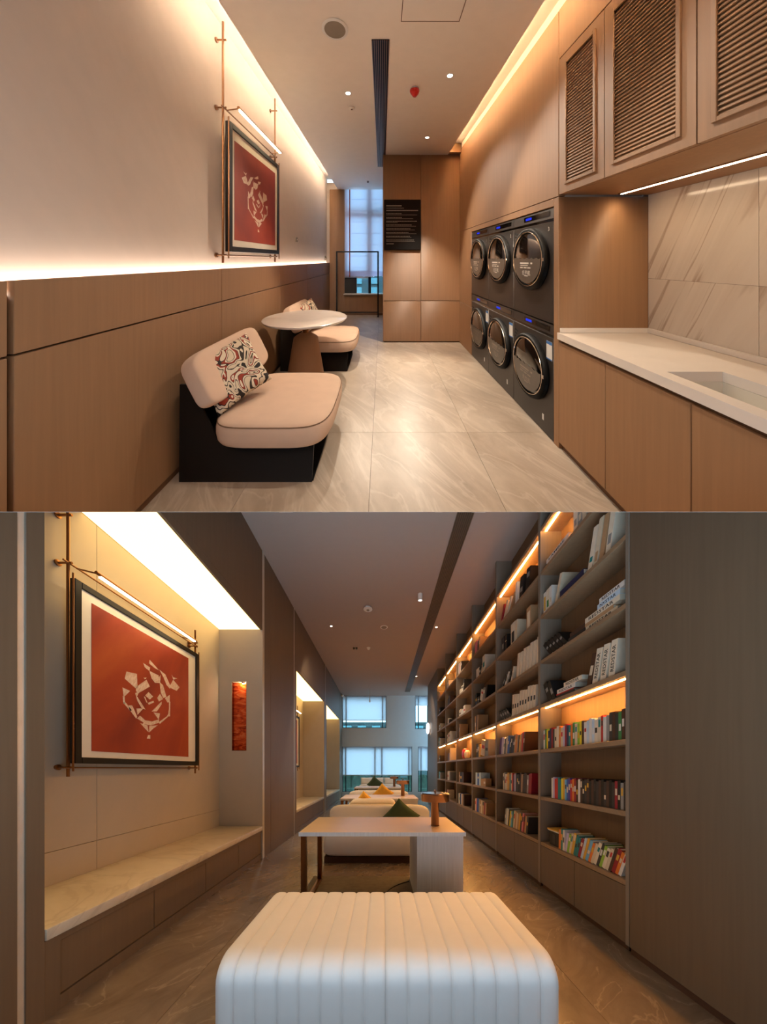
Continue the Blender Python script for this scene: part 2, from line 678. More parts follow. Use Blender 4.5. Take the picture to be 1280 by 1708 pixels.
# floor with large stone tiles
fl = structure('floor', M().box(-1.6, 1.6, 1.45, 7.4, -0.06, -0.004), 'groove')
XJ = [-1.47, -0.88, -0.08, 0.72, 1.52]
YJ = [1.45, 2.307, 3.9, 5.5, 7.3]
for i in range(4):
    for j in range(4):
        build(M().box(XJ[i] + .0012, XJ[i + 1] - .0012, YJ[j] + .0012, YJ[j + 1] - .0012, -0.02, 0.0), 'tile', 'travertine', fl, smooth=False)

# ceiling, with open coves along both sides
ce = structure('ceiling', M().box(-1.17, 1.16, 0.0, 7.3, 3.31, 3.34).box(-1.17, -1.155, 0.0, 7.3, 3.34, 3.375).box(1.145, 1.16, 0.0, 4.8, 3.34, 3.375), 'ceiling_white')
cv = structure('ceiling_cove', M().box(-1.6, -1.0, -0.1, 7.3, 3.60, 3.64).box(1.0, 1.5, -0.1, 4.9, 3.47, 3.51).box(-1.05, -1.0, -0.1, 7.3, 3.34, 3.6).box(1.0, 1.05, -0.1, 4.9, 3.34, 3.5), 'cove_white')
build(M().box(-1.148, -1.128, 1.5, 6.9, 3.36, 3.366), 'cove_light_strip', 'lamp_cove_left', label='warm white cove light strip above the pale side wall', cat='light strip', smooth=False)
build(M().box(1.118, 1.138, 0.3, 4.66, 3.36, 3.366), 'cove_light_strip', 'lamp_cove_right', label='amber cove light strip above the wood wall over the washers', cat='light strip', smooth=False)
# access hatch outline in the ceiling
hm = M()
for a in ((0.144, 0.6, 2.115, 2.121), (0.144, 0.150, 1.2, 2.12), (0.594, 0.6, 1.2, 2.12)):
    hm.box(a[0], a[1], a[2], a[3], 3.3085, 3.3105)
build(hm, 'ceiling_hatch', 'oak_dark', label='thin square outline of an access hatch in the laundry ceiling', cat='hatch', smooth=False)

# left wall: pale plaster above, wood wainscot below, light in the ledge
wl = structure('wall_left', M().box(-1.56, -1.47, -0.15, 7.3, 0, 3.62), 'plaster_warm')
build(M().box(-1.47, -1.425, -0.15, 7.22, 0, 1.335), 'wainscot_backing', 'groove', wl, smooth=False)
VJ = [-0.3, 1.02, 2.36, 3.70, 5.04, 6.38, 7.22]
for i in range(len(VJ) - 1):
    g0 = .009 if VJ[i] == 1.02 else .003
    g1 = .009 if VJ[i + 1] == 1.02 else .003
    build(M().box(-1.43, -1.39, VJ[i] + g0, VJ[i + 1] - g1, 1.102, 1.38, .002), 'wainscot_panel', 'oak', wl)
    build(M().box(-1.43, -1.39, VJ[i] + g0, VJ[i + 1] - g1, 0.045, 1.094, .002), 'wainscot_panel', 'oak', wl)
structure('baseboard_left', M().box(-1.45, -1.40, 0, 7.22, 0, 0.045), 'oak_dark')
build(M().box(-1.462, -1.438, -0.1, 7.2, 1.350, 1.356), 'ledge_light_strip', 'lamp_ledge', label='warm light strip hidden in the wainscot ledge of the pale wall', cat='light strip', smooth=False)

# back wall behind the viewer and its returns
structure('wall_rear', M().box(-1.6, 2.2, -0.25, -0.15, 0.1, 3.62), 'plaster_warm')
structure('wall_return', M().box(1.365, 2.2, -0.2, 0.68, 0, 3.5), 'plaster_warm')

# right wall: wood cladding round the washers
wr = structure('wall_right', M().box(2.05, 2.2, 2.15, 4.9, 0, 3.5), 'oak_dark')
build(M().box(1.365, 1.42, 2.113, 4.82, 1.953, 3.385, .002), 'panel', 'oak', wr)
build(M().box(1.365, 2.05, 4.172, 4.82, 0.73, 1.947, .002), 'panel', 'oak', wr)
build(M().box(1.365, 2.05, 4.172, 4.82, 0.0, 0.724, .002), 'panel', 'oak', wr)
build(M().box(1.365, 2.05, 2.172, 4.172, 1.885, 1.947, .002), 'panel', 'oak', wr)
build(M().box(1.365, 2.058, 2.11, 2.17, 0.0, 1.947, .002), 'panel', 'oak', wr)
build(M().box(1.365, 1.42, 0.69, 2.107, 3.006, 3.385, .002), 'panel', 'oak', wr)
build(M().box(1.162, 1.364, 4.70, 4.808, 3.312, 3.468, .002), 'cove_end', 'oak', wr)
build(M().box(1.37, 1.42, 0.3, 4.82, 3.385, 3.47), 'cove_back', 'cove_white', wr, smooth=False)

# far wood wall and the recess beside it
wb = structure('wall_back', M().box(0.03, 1.6, 4.84, 7.3, 0, 3.34), 'groove')
for x0, x1 in ((0.02, 0.68), (0.68, 1.38)):
    build(M().box(x0 + .003, x1 - .003, 4.81, 4.845, 0.735, 3.31, .002), 'panel', 'oak', wb)
    build(M().box(x0 + .003, x1 - .003, 4.81, 4.845, 0.02, 0.727, .002), 'panel', 'oak', wb)
build(M().box(0.015, 0.03, 4.813, 7.22, 0.02, 3.31, .001), 'panel', 'oak', wb)

# window wall at the far end of the recess
ww = structure('wall_window', M().box(-1.6, -1.0, 7.22, 7.34, 0, 3.5).box(-1.0, 0.03, 7.22, 7.34, 0, 0.53).box(-1.0, 0.03, 7.22, 7.34, 3.36, 3.5), 'plaster_warm')
build(M().box(-1.39, -1.0, 7.19, 7.222, 0.02, 3.31, .002), 'panel', 'oak', ww)
build(M().box(-1.0, 0.02, 7.19, 7.222, 0.06, 0.53, .002), 'panel', 'oak', ww)
structure('baseboard_back', M().box(-1.39, 0.02, 7.185, 7.2, 0, 0.055), 'oak_dark')
wn = structure('window_1', M().box(-1.02, 0.03, 7.15, 7.34, 0.53, 0.565, .003), 'window_cream')
build(M().box(-1.0, -0.93, 7.26, 7.32, 0.565, 3.36).box(-0.41, -0.27, 7.26, 7.32, 1.0, 3.36).box(-1.0, 0.03, 7.26, 7.32, 2.53, 2.67).box(-0.96, -0.36, 7.27, 7.31, 0.96, 1.04), 'window_frame', 'window_cream', wn, smooth=False)
build(M().box(-1.0, -0.68, 7.25, 7.31, 0.565, 0.98).box(-0.37, -0.30, 7.25, 7.31, 0.565, 1.0), 'lower_frame', 'window_dark', wn, smooth=False)
build(M().box(-1.0, 0.03, 7.29, 7.295, 0.565, 3.36), 'pane', 'glass_clear', wn, smooth=False)
# sheer roman blind with its ribs
rb = thing('roman_blind', 'sheer bluish roman blind with thin ribs in the far laundry window', 'blind', (-0.5, 7.215, 1.0))
zt = 3.34
zz = [1.03, 1.25, 1.55, 1.85, 2.15, 2.45, 2.75, 3.05, 3.34]
for a, b in zip(zz[:-1], zz[1:]):
    build(M().box(-0.99, 0.02, 7.205, 7.209, a + .004, b - .004), 'fold', 'sheer', rb, smooth=False)
    build(M().box(-0.99, 0.02, 7.200, 7.213, a - .005, a + .005), 'rib', 'sheer', rb, smooth=False)
sv = M()
npt = 24
pts = [(-0.99 + 1.01 * i / npt, 1.03) for i in range(npt + 1)][::-1]
pts = [(-0.99 + 1.01 * i / npt, 1.0 + 0.06 * abs(math.sin(i * math.pi / 6))) for i in range(npt + 1)] + [(0.02, 1.16), (-0.99, 1.16)]
sv.prism(pts, 'y', 7.195, 7.199)
build(sv, 'valance', 'sheer', rb, smooth=False)
build(M().tube([(-0.855, 7.17, 3.3), (-0.855, 7.17, 1.0)], 0.014), 'blind_cord', 'cord_red', label='rust red blind cord hanging before the sheer blind', cat='cord')
# building outside the window
eb = thing('neighbour_building', 'dark teal building seen through the far laundry window', 'building', (-0.6, 12.2, -3))
build(M().box(-4, 3, 12, 13, -3.0, 0.95), 'wall', 'facade_teal', eb, smooth=False)
for i in range(9):
    for j in range(3):
        build(M().box(-3.4 + i * .7, -3.0 + i * .7, 11.96, 12.01, -0.1 + j * .4 - .3, 0.15 + j * .4 - .3), 'window', 'facade_pane', eb, smooth=False)

# clothes rack
rk = thing('clothes_rack', 'slim black metal clothes rack before the far window', 'clothes rack', (-0.64, 7.0, 0))
for x in (-1.17, -0.108):
    build(M().box(x - .019, x + .019, 6.982, 7.018, 0.03, 1.675, .003), 'post', 'black_metal', rk)
    build(M().box(x - .02, x + .02, 6.90, 7.10, 0.0, 0.03, .004), 'foot', 'black_metal', rk)
build(M().box(-1.17, -0.108, 6.985, 7.015, 1.645, 1.68, .003), 'top_bar', 'black_metal', rk)
build(M().box(-1.17, -0.108, 6.99, 7.01, 0.10, 0.12, .003), 'lower_bar', 'black_metal', rk)

# notice board on the far wall
sg = thing('notice_board', 'dark brown notice board with pale text lines on wood wall', 'sign', (0.35, 4.80, 1.63))
sm = M().box(0.03, 0.676, 4.785, 4.808, 1.629, 2.517, .02, seg=3)
build(sm, 'board', 'sign_black', sg)
ln = M()


def bar(m, x, z, w, h, y=4.784):
    m.box(x, x + w, y, y + .0006, z, z + h)


random.seed(3)
for (x, z, w, h) in ((.07, 2.395, .27, .018), (.07, 2.36, .22, .008), (.28, 2.36, .10, .008), (.07, 2.315, .56, .014)):
    bar(ln, x, z, w, h)
zrow = 2.26
for w1, w2 in ((.24, .54), (.25, .47), (.53, .20), (.42, .52), (.42, .50), (.38, .53), (.40, .44), (.47, .50)):
    t = 0.07
    while t < 0.07 + w1:
        ww_ = random.uniform(.012, .03)
        bar(ln, t, zrow, ww_, .012)
        t += ww_ + .005
    bar(ln, .07, zrow - .018, w2, .005)
    zrow -= .066
bar(ln, .07, zrow, .13, .012)
build(ln, 'lettering', 'ink_grey', sg, smooth=False)

# ceiling fittings
sp = thing('ceiling_speaker', 'round grey speaker grille in the laundry ceiling', 'speaker', (-0.38, 2.19, 3.30))
build(M().lathe([(.102, 0), (.106, -.004), (.100, -.008), (.084, -.008), (.084, 0)], (-0.38, 2.19, 3.31), 40), 'rim', 'white_plastic', sp)
build(M().lathe([(.085, 0), (.085, -.007), (.04, -.011), (.004, -.012)], (-0.38, 2.19, 3.31), 40), 'grille', 'speaker_grey', sp)
df = thing('slot_diffuser', 'long black slotted air diffuser down the laundry ceiling', 'air diffuser', (-0.015, 3.9, 3.30))
build(M().box(-0.088, 0.012, 2.29, 5.43, 3.3070, 3.3098).box(0.012, 0.057, 2.29, 4.80, 3.3070, 3.3098), 'backing', 'slot_black', df, smooth=False)
for i in range(9):
    x = -0.088 + i * 0.145 / 8
    build(M().box(x - .0035, x + .0035, 2.29, 5.43 if x < 0.01 else 4.80, 3.300, 3.3068), 'slat', 'bronze', df, smooth=False)


def downlight(x, y, z, label, r=.035, lit=True, group=None, power=66, col=(1.0, 0.85, 0.68)):
    t = thing('downlight', label, 'downlight', (x, y, z - .01), group)
    build(M().lathe([(r, 0), (r + .004, -.003), (r + .002, -.006), (r * .74, -.004), (r * .7, 0)], (x, y, z), 24), 'trim_ring', 'white_plastic', t)
    build(M().lathe([(r * .72, -.001), (r * .68, -.0035)], (x, y, z), 24), 'lens', 'lamp_down' if lit else 'speaker_grey', t)
    if lit:
        ld = bpy.data.lights.new('downlight_beam', 'SPOT')
        ld.energy = power
        ld.spot_size = math.radians(86)
        ld.spot_blend = 0.8
        ld.color = col
        ld.shadow_soft_size = 0.03
        lo = bpy.data.objects.new('downlight_beam', ld)
        COL.objects.link(lo)
        lo.parent = t
        lo.location = W(x, y, z - .03) - world_loc(t)
    return t


downlight(-0.38, 3.03, 3.31, 'small round downlight beside the black slot diffuser, laundry ceiling')
downlight(0.68, 2.74, 3.31, 'small round downlight nearest the red alarm, laundry ceiling')
downlight(0.68, 1.35, 3.31, 'small round downlight overhead near the sink, laundry ceiling', power=30)  # out of view, carries the row on; added for brightness
downlight(-0.38, 1.35, 3.31, 'small round downlight overhead before the nearest lounge chair, laundry ceiling', power=10)  # another unseen lamp in line with the row, added to lift the light
downlight(0.68, 4.13, 3.31, 'small round downlight near the far wood wall, laundry ceiling')
sd = thing('ceiling_sensor', 'small flat white sensor disc behind a downlight, laundry ceiling', 'sensor', (-0.373, 3.33, 3.30))
build(M().lathe([(.038, 0), (.04, -.006), (.034, -.014), (.01, -.016)], (-0.373, 3.33, 3.31), 24), 'disc', 'ceiling_white', sd)
build(M().lathe([(.012, -.016), (.008, -.022)], (-0.373, 3.33, 3.31), 12), 'tip', 'oak_dark', sd)
sk = thing('sprinkler', 'tiny dark sprinkler head near the laundry window', 'sprinkler', (-0.34, 6.43, 3.28))
build(M().lathe([(.028, 0), (.03, -.006), (.012, -.008), (.01, -.03)], (-0.34, 6.43, 3.31), 16), 'body', 'oak_dark', sk)
build(M().lathe([(.024, -.03), (.024, -.034)], (-0.34, 6.43, 3.31), 16), 'deflector', 'oak_dark', sk)
al = thing('fire_alarm', 'red cone shaped alarm on a white base, laundry ceiling', 'alarm', (0.35, 2.95, 3.2))
build(M().lathe([(.045, 0), (.047, -.01), (.04, -.016)], (0.35, 2.95, 3.31), 24), 'base', 'white_plastic', al)
build(M().lathe([(.05, -.016), (.052, -.03), (.044, -.055), (.022, -.082), (.018, -.088)], (0.35, 2.95, 3.31), 24), 'sounder', 'red_plastic', al)

# small wall fittings above the ledge
hk = thing('wall_bracket', 'small grey bracket on the pale wall beyond the picture', 'bracket', (-1.45, 4.65, 1.78))
build(M().box(-1.47, -1.455, 4.60, 4.70, 1.76, 1.84, .004), 'plate', 'speaker_grey', hk)
build(M().tube([(-1.46, 4.65, 1.80), (-1.43, 4.65, 1.80)], .012), 'peg', 'speaker_grey', hk)
hk = thing('wall_bracket', 'tiny dark bracket above the ledge near the clothes rack', 'bracket', (-1.45, 7.0, 1.47))
build(M().box(-1.47, -1.455, 6.96, 7.04, 1.44, 1.56, .004), 'plate', 'speaker_grey', hk)
build(M().tube([(-1.46, 7.0, 1.5), (-1.43, 7.0, 1.5)], .015), 'peg', 'speaker_grey', hk)

EMBLEM = [[(0.28,0.619),(0.363,0.63),(0.368,0.541),(0.353,0.529),(0.267,0.569)],[(0.241,0.491),(0.298,0.483),(0.25,0.429)],[(0.241,0.427),(0.254,0.43),(0.258,0.383),(0.245,0.376)],[(0.294,0.364),(0.325,0.371),(0.365,0.304),(0.358,0.287),(0.303,0.339)],[(0.25,0.377),(0.263,0.387),(0.316,0.342),(0.303,0.335)],[(0.368,0.533),(0.457,0.61),(0.488,0.57),(0.392,0.5),(0.368,0.505)],[(0.436,0.629),(0.464,0.637),(0.45,0.622)],[(0.358,0.475),(0.392,0.492),(0.374,0.456),(0.446,0.38),(0.411,0.385),(0.377,0.425)],[(0.488,0.52),(0.531,0.498),(0.498,0.469),(0.457,0.488)],[(0.441,0.472),(0.452,0.474),(0.472,0.438),(0.462,0.436)],[(0.483,0.433),(0.536,0.461),(0.542,0.45),(0.493,0.422)],[(0.436,0.746),(0.498,0.735),(0.493,0.708),(0.452,0.719)],[(0.504,0.795),(0.525,0.786),(0.592,0.75),(0.547,0.752),(0.498,0.768)],[(0.504,0.699),(0.592,0.694),(0.604,0.641),(0.558,0.628),(0.525,0.652)],[(0.598,0.674),(0.621,0.707),(0.615,0.644)],[(0.621,0.742),(0.681,0.726),(0.731,0.66),(0.731,0.628),(0.693,0.649),(0.663,0.694)],[(0.783,0.707),(0.857,0.668),(0.823,0.63),(0.737,0.635)],[(0.763,0.756),(0.783,0.739),(0.83,0.745),(0.783,0.721)],[(0.615,0.636),(0.651,0.62),(0.687,0.54),(0.651,0.523),(0.627,0.561)],[(0.587,0.499),(0.615,0.536),(0.645,0.504),(0.604,0.477)],[(0.681,0.517),(0.731,0.556),(0.731,0.497),(0.706,0.491)],[(0.725,0.486),(0.74,0.49),(0.737,0.375),(0.712,0.371),(0.725,0.432)],[(0.621,0.285),(0.61,0.296),(0.693,0.354),(0.706,0.374),(0.712,0.357)],[(0.531,0.376),(0.627,0.469),(0.627,0.447),(0.581,0.386)],[(0.368,0.36),(0.426,0.372),(0.377,0.318)],[(0.547,0.362),(0.61,0.365),(0.598,0.316)],[(0.377,0.283),(0.401,0.307),(0.452,0.279),(0.431,0.264)],[(0.441,0.253),(0.462,0.281),(0.525,0.283),(0.592,0.31),(0.592,0.285),(0.515,0.252)],[(0.406,0.248),(0.472,0.241),(0.481,0.193),(0.441,0.221)],[(0.498,0.237),(0.581,0.257),(0.536,0.225),(0.498,0.191)],[(0.472,0.135),(0.483,0.16),(0.504,0.163),(0.504,0.136)]]


def picture(xf, xw, y0, y1, z0, z1, pr, rod_top0, rod_top1, lamp, labels, near_rod_top=None, flip=False):
    """framed print with bronze hanging rods and a picture lamp; xf front plane, xw wall plane"""
    lab_p, lab_r, lab_l = labels
    g = thing('framed_print', lab_p, 'picture', (xf, (y0 + y1) / 2, z0))
    xb = xf - .042
    fw = .048
    fr = M()
    fr.box(xb, xf, y0, y0 + fw, z0, z1, .003).box(xb, xf, y1 - fw, y1, z0, z1, .003).box(xb, xf, y0 + fw, y1 - fw, z0, z0 + fw, .003).box(xb, xf, y0 + fw, y1 - fw, z1 - fw, z1, .003)
    build(fr, 'frame', 'black_frame', g)
    build(M().box(xb + .004, xf - .012, y0 + fw - .002, y1 - fw + .002, z0 + fw - .002, z1 - fw + .002), 'mat_board', 'mat_board', g, smooth=False)
    py0, py1, pz0, pz1 = pr
    p = build(M().box(xf - .012, xf - .010, py0, py1, pz0, pz1), 'print', 'print_red', g, smooth=False)
    em = M()
    w_, h_ = py1 - py0, pz1 - pz0
    polys = []
    for q in EMBLEM:
        ca, cb_ = sum(p_[0] for p_ in q) / len(q), sum(p_[1] for p_ in q) / len(q)
        polys.append([(ca + (a - ca) * 1.18, cb_ + (b - cb_) * 1.18) for a, b in q])
    em.flat([[((1 - a if flip else a) * w_, b * h_) for a, b in q] for q in polys], (xf - .0095, py0, pz0), (0, 1, 0), (0, 0, 1))
    build(em, 'emblem', 'print_cream', p, smooth=False)
    # hanging rods fixed to the wall
    r = thing('picture_rail', lab_r, 'hanging rail', (xb - .02, (y0 + y1) / 2, z0 - .1))
    xr = xb - .025
    for yr, zt_ in ((y0 + .012, rod_top0), (y1 + .03, rod_top1)):
        q = build(M().tube([(xr, yr, z0 - .10), (xr, yr, zt_)], .010), 'rod', 'bronze', r)
        for zc in (z0 - .03, z1 + .12, zt_ - .16):
            if zc < zt_:
                build(M().lathe([(.022, 0), (.022, .012), (.008, .014), (.008, xr - xw + .03)], (xw, yr, zc), 14, 'x'), 'standoff', 'bronze', q)
    for zc in (z0 - .032, z1 + .115):
        build(M().tube([(xr + .012, y0 - .03, zc), (xr + .012, y1 + .05, zc)], .007), 'cross_bar', 'bronze', r)
    for yr in (y0 - .008, y1 + .008):
        build(M().tube([(xf - .006, yr, z0 - .06), (xf - .006, yr, z1 + .03)], .006), 'edge_rod', 'bronze', r)
    # lamp
    ly0, ly1, lx, lz = lamp
    la = thing('picture_lamp', lab_l, 'lamp', (lx, (ly0 + ly1) / 2, lz))
    build(M().tube([(lx, ly0 - .03, lz + .01), (lx, ly1 + .03, lz + .01)], .013, 10), 'tube', 'bronze', la)
    build(M().box(lx - .011, lx + .011, ly0, ly1, lz - .012, lz - .002), 'light_bar', 'lamp_picture', la, smooth=False)
    for yy in (ly0 - .012, ly1 + .012):
        build(M().tube([(xr + .01, yy, z1 + .115), (lx, yy, lz + .01)], .006), 'arm', 'bronze', la)
    return g


picture(-1.34, -1.47, 2.397, 3.545, 1.531, 2.684, (2.492, 3.434, 1.639, 2.547), 3.56, 3.57, (2.458, 3.43, -1.282, 2.805),
        ('red paper-cut print in a black frame on the pale laundry wall', 'bronze hanging rods holding the red print on pale laundry wall', 'slim bronze picture lamp over the print on pale laundry wall'), flip=True)


# ---- lounge chairs
def outline(cx, cy, hx, hy, n=48, e=0.5, bulge=0.0):
    pts = []
    for i in range(n):
        t = 2 * math.pi * i / n
        c, s_ = math.cos(t), math.sin(t)
        x = math.copysign(abs(c) ** e, c)
        y = math.copysign(abs(s_) ** e, s_)
        pts.append((cx + hx * x * (1 + bulge * (1 - y * y) * (1 if x > 0 else 0)), cy + hy * y))
    return pts


def loft(m, base, layers, c):
    rings = []
    for s_, z in layers:
        rings.append([(c[0] + (x - c[0]) * s_, c[1] + (y - c[1]) * s_, z) for x, y in base])
    return m.rings(rings)


def make_chair():
    t = thing('lounge_chair', 'cream upholstered lounge chair nearest the viewer, black metal base', 'chair', (-.9, 2.15, 0), 'cream lounge chairs')
    base = outline(-.735, 2.115, .385, .415, 56, .42, .03)
    sm_ = loft(M(), base, [(.90, .265), (.955, .272), (.985, .295), (1.0, .33), (1.0, .375), (.99, .398), (.975, .412), (.94, .422), (.8, .431), (.4, .436), (.02, .437)], (-.735, 2.115))
    seat = build(sm_, 'seat', 'fabric_cream', t, ang=70)
    pp = [(x * .985 + -.735 * .015, y * .985 + 2.115 * .015, .405) for x, y in base]
    pm = M()
    pm.tube(pp + [pp[0]], .0035, 6)
    build(pm, 'piping', 'piping_brown', seat)
    rot = Matrix.Rotation(math.radians(-27), 3, 'Y')
    bk = build(M().soft((-1.165, 2.125, .672), (.062, .43, .185), .36, rot, 56, 20, e2=.24), 'backrest', 'fabric_cream', t, ang=70)
    # black sheet metal base: two sides and the back
    prof = [(-1.335, 0), (-.462, 0), (-.448, .27), (-1.08, .27), (-1.12, .36), (-1.20, .52), (-1.27, .64), (-1.33, .64)]
    for y0 in (1.79, 2.43):
        build(M().prism(prof, 'y', y0, y0 + .012), 'side_panel', 'black_metal', t, smooth=False)
    build(M().box(-1.335, -1.323, 1.802, 2.43, 0.0, .62), 'back_panel', 'black_metal', t, smooth=False)
    build(M().box(-1.33, -.455, 1.80, 2.44, 0.0, .012), 'foot_plate', 'black_metal', t, smooth=False)
    build(M().box(-1.2, -.46, 1.80, 2.44, .245, .268), 'seat_plate', 'black_metal', t, smooth=False)
    for yy in (1.93, 2.3):
        build(M().tube([(-1.02, yy, .27), (-1.10, yy, .36), (-1.20, yy, .62)], .011), 'back_support', 'black_metal', t)
    return t


def make_cushion(name, c, w, h, t, rx, ry, rz, mat, label, cat='cushion', group=None):
    rot = Matrix.Rotation(rz, 3, 'Z') @ Matrix.Rotation(ry, 3, 'Y') @ Matrix.Rotation(rx, 3, 'X')
    return build(M().pillow(c, w, h, t, rot), name, mat, label=label, cat=cat, group=group, ang=80)


chair = make_chair()
copy_tree(chair, (0, 1.775, 0), 'cream upholstered lounge chair behind the round table, black metal base')
cu1 = make_cushion('throw_cushion', (-1.075, 1.975, .65), .41, .41, .15, math.radians(18), math.radians(-24), math.radians(-42), 'swirl', 'swirl patterned cushion in cream, rust and black on the nearest lounge chair', group='swirl patterned cushions')
copy_tree(cu1, (0.0, 1.95, 0.0), 'swirl patterned cushion mostly hidden behind the round table')

# ---- round table
rt = thing('round_table', 'round white pedestal table between the two lounge chairs', 'table', (-.875, 3.12, 0))
build(M().lathe([(.40, .765), (.45, .772), (.462, .785), (.466, .795), (.460, .801), (.2, .803), (.003, .803)], (-.875, 3.12, 0), 64), 'table_top', 'table_white', rt)
build(M().lathe([(.232, 0), (.230, .02), (.20, .17), (.155, .45), (.133, .575), (.10, .60), (.05, .63)], (-.875, 3.12, 0), 48), 'pedestal', 'cone_tan', rt)
build(M().lathe([(.035, .6), (.035, .75), (.09, .755), (.09, .768)], (-.875, 3.12, 0), 24), 'neck', 'bronze', rt)


# ---- stacked washers and dryers
def make_washer(y0, zb, lower, number, label):
    t = thing('washing_machine' if lower else 'tumble_dryer', label, 'washer' if lower else 'dryer', (1.65, y0 + .333, zb), 'stacked laundry machines')
    H = .94
    w = .665
    y1 = y0 + w
    g = .002
    build(M().box(1.385, 1.98, y0 + g, y1 - g, zb, zb + H - .004), 'body', 'washer_panel', t, smooth=False)
    build(M().box(1.368, 1.39, y0 + g, y1 - g, zb + .004, zb + H - .112, .003), 'front', 'washer_body', t)
    cp = build(M().prism([(1.366, zb + H - .088), (1.372, zb + H - .006), (1.39, zb + H - .006), (1.39, zb + H - .088)], 'y', y0 + g, y1 - g), 'control_panel', 'washer_body', t, smooth=False)
    build(M().box(1.376, 1.386, y0 + g, y1 - g, zb + H - .112, zb + H - .088), 'grip_recess', 'gloss_black', t, smooth=False)
    ym = y0 + w * .36
    build(M().box(1.3655, 1.372, y0 + .05, y0 + .45, zb + H - .066, zb + H - .022), 'display_strip', 'gloss_black', cp, smooth=False)
    build(M().box(1.3645, 1.368, y0 + .32, y0 + .42, zb + H - .056, zb + H - .034), 'display', 'display_blue', cp, smooth=False)
    # round door
    cy, cz = y0 + .335, zb + .525 if not lower else zb + .495
    cx = 1.368
    R = .281
    d = build(M().lathe([(R, .0), (R + .005, -.012), (R - .002, -.036), (R - .012, -.044), (R - .034, -.045), (R - .040, -.02)], (cx, cy, cz), 56, 'x', cap0=False, cap1=False), 'door', 'bezel_black', t)
    build(M().lathe([(R - .031, -.0452), (R - .033, -.0475), (R - .037, -.0470), (R - .040, -.040)], (cx, cy, cz), 56, 'x', cap0=False, cap1=False), 'chrome_ring', 'chrome', d)
    build(M().lathe([(R - .039, -.030), (R - .06, -.036), (.08, -.042), (.002, -.043)], (cx, cy, cz), 48, 'x'), 'door_glass', 'dark_glass', d)
    # printed film over the lower half of the glass
    R2 = R - .052
    fm = M()
    pts = []
    nn = 28
    slope = 0.0 if not lower else -0.12
    for i in range(nn + 1):
        a = math.pi + math.pi * i / nn
        pts.append((cy + R2 * math.cos(a), cz - .01 + R2 * math.sin(a) * .92))
    wav = [(cy + R2 - 2 * R2 * i / 24, cz + .006 * math.sin(i * 1.6) + .005) for i in range(25)]
    fm.prism(pts + wav, 'x', cx - .0455, cx - .0448)
    fo = build(fm, 'door_film', 'film', d, smooth=False)
    tm = M()
    xx = cx - .0462
    U, V = (0, -1, 0), (0, 0, 1)
    letters(tm, '烘干机' if not lower else '洗衣机', (xx, cy + .066, cz - .150), U, V, .135, .046)
    for (dy, dz, ww2, hh) in ((.105, -.045, .15, .014), (.10, -.062, .13, .006), (.105, -.085, .05, .010), (.04, -.085, .05, .010), (-.025, -.085, .05, .010), (.03, -.158, .06, .008), (-.075, -.045, .03, .014)):
        tm.box(xx - .0003, xx, cy + dy - ww2, cy + dy, cz + dz, cz + dz + hh)
    build(tm, 'film_lettering', 'ink_white' if not lower else 'ink_grey', d, smooth=False)
    build(M().box(1.322, 1.335, cy - R + .012, cy - R + .034, cz - .02, cz + .012, .003), 'door_latch', 'chrome', d)
    # maker's badge, number, stickers
    bm_ = M()
    for i in range(4):
        for j in range(3):
            if (i + j) % 4 != 3:
                bm_.box(1.3672, 1.368, y1 - .05 - j * .022, y1 - .034 - j * .022, cz + .245 - i * .034 - j * .004, cz + .265 - i * .034 - j * .004)
    build(bm_, 'badge', 'ink_black', t, smooth=False)
    nm = M()
    if number:
        letters(nm, number, (1.3672, y0 + .075, zb + H - .185), U, V, None, .034)
        build(nm, 'number', 'ink_white', t, smooth=False)
    if lower:
        sk_ = build(M().box(1.366, 1.368, y0 + .02, y0 + .095, zb + H - .30, zb + H - .15), 'energy_label', 'label_white', t, smooth=False)
        build(M().box(1.3655, 1.3662, y0 + .02, y0 + .095, zb + H - .175, zb + H - .15), 'label_band', 'label_blue', sk_, smooth=False)
        build(M().box(1.3655, 1.3662, y0 + .02, y0 + .095, zb + H - .30, zb + H - .29), 'label_foot', 'label_blue', sk_, smooth=False)
        build(M().box(1.366, 1.368, y0 + .135, y0 + .155, zb + .10, zb + .15), 'small_label', 'label_white', t, smooth=False)
    return t


for i, (ph, num) in enumerate((('nearest', '3'), ('middle', '2'), ('farthest', '1'))):
    y0 = 2.174 + i * .665
    make_washer(y0, .94, False, num, 'dark grey tumble dryer, upper row, %s of the three columns' % ph)
    make_washer(y0, 0.0, True, None, 'dark grey washing machine, lower row, %s of the three columns' % ph)

# ---- counter niche
bs = structure('wall_backsplash', M().box(2.064, 2.2, 0.5, 2.16, 0.5, 2.0), 'groove')
for a, b in ((0.55, 1.489), (1.491, 2.109)):
    build(M().box(2.058, 2.066, a, b, 0.897, 1.3142), 'tile', 'marble_white', bs, smooth=False)
    build(M().box(2.058, 2.066, a, b, 1.3158, 1.96), 'tile', 'marble_white', bs, smooth=False)

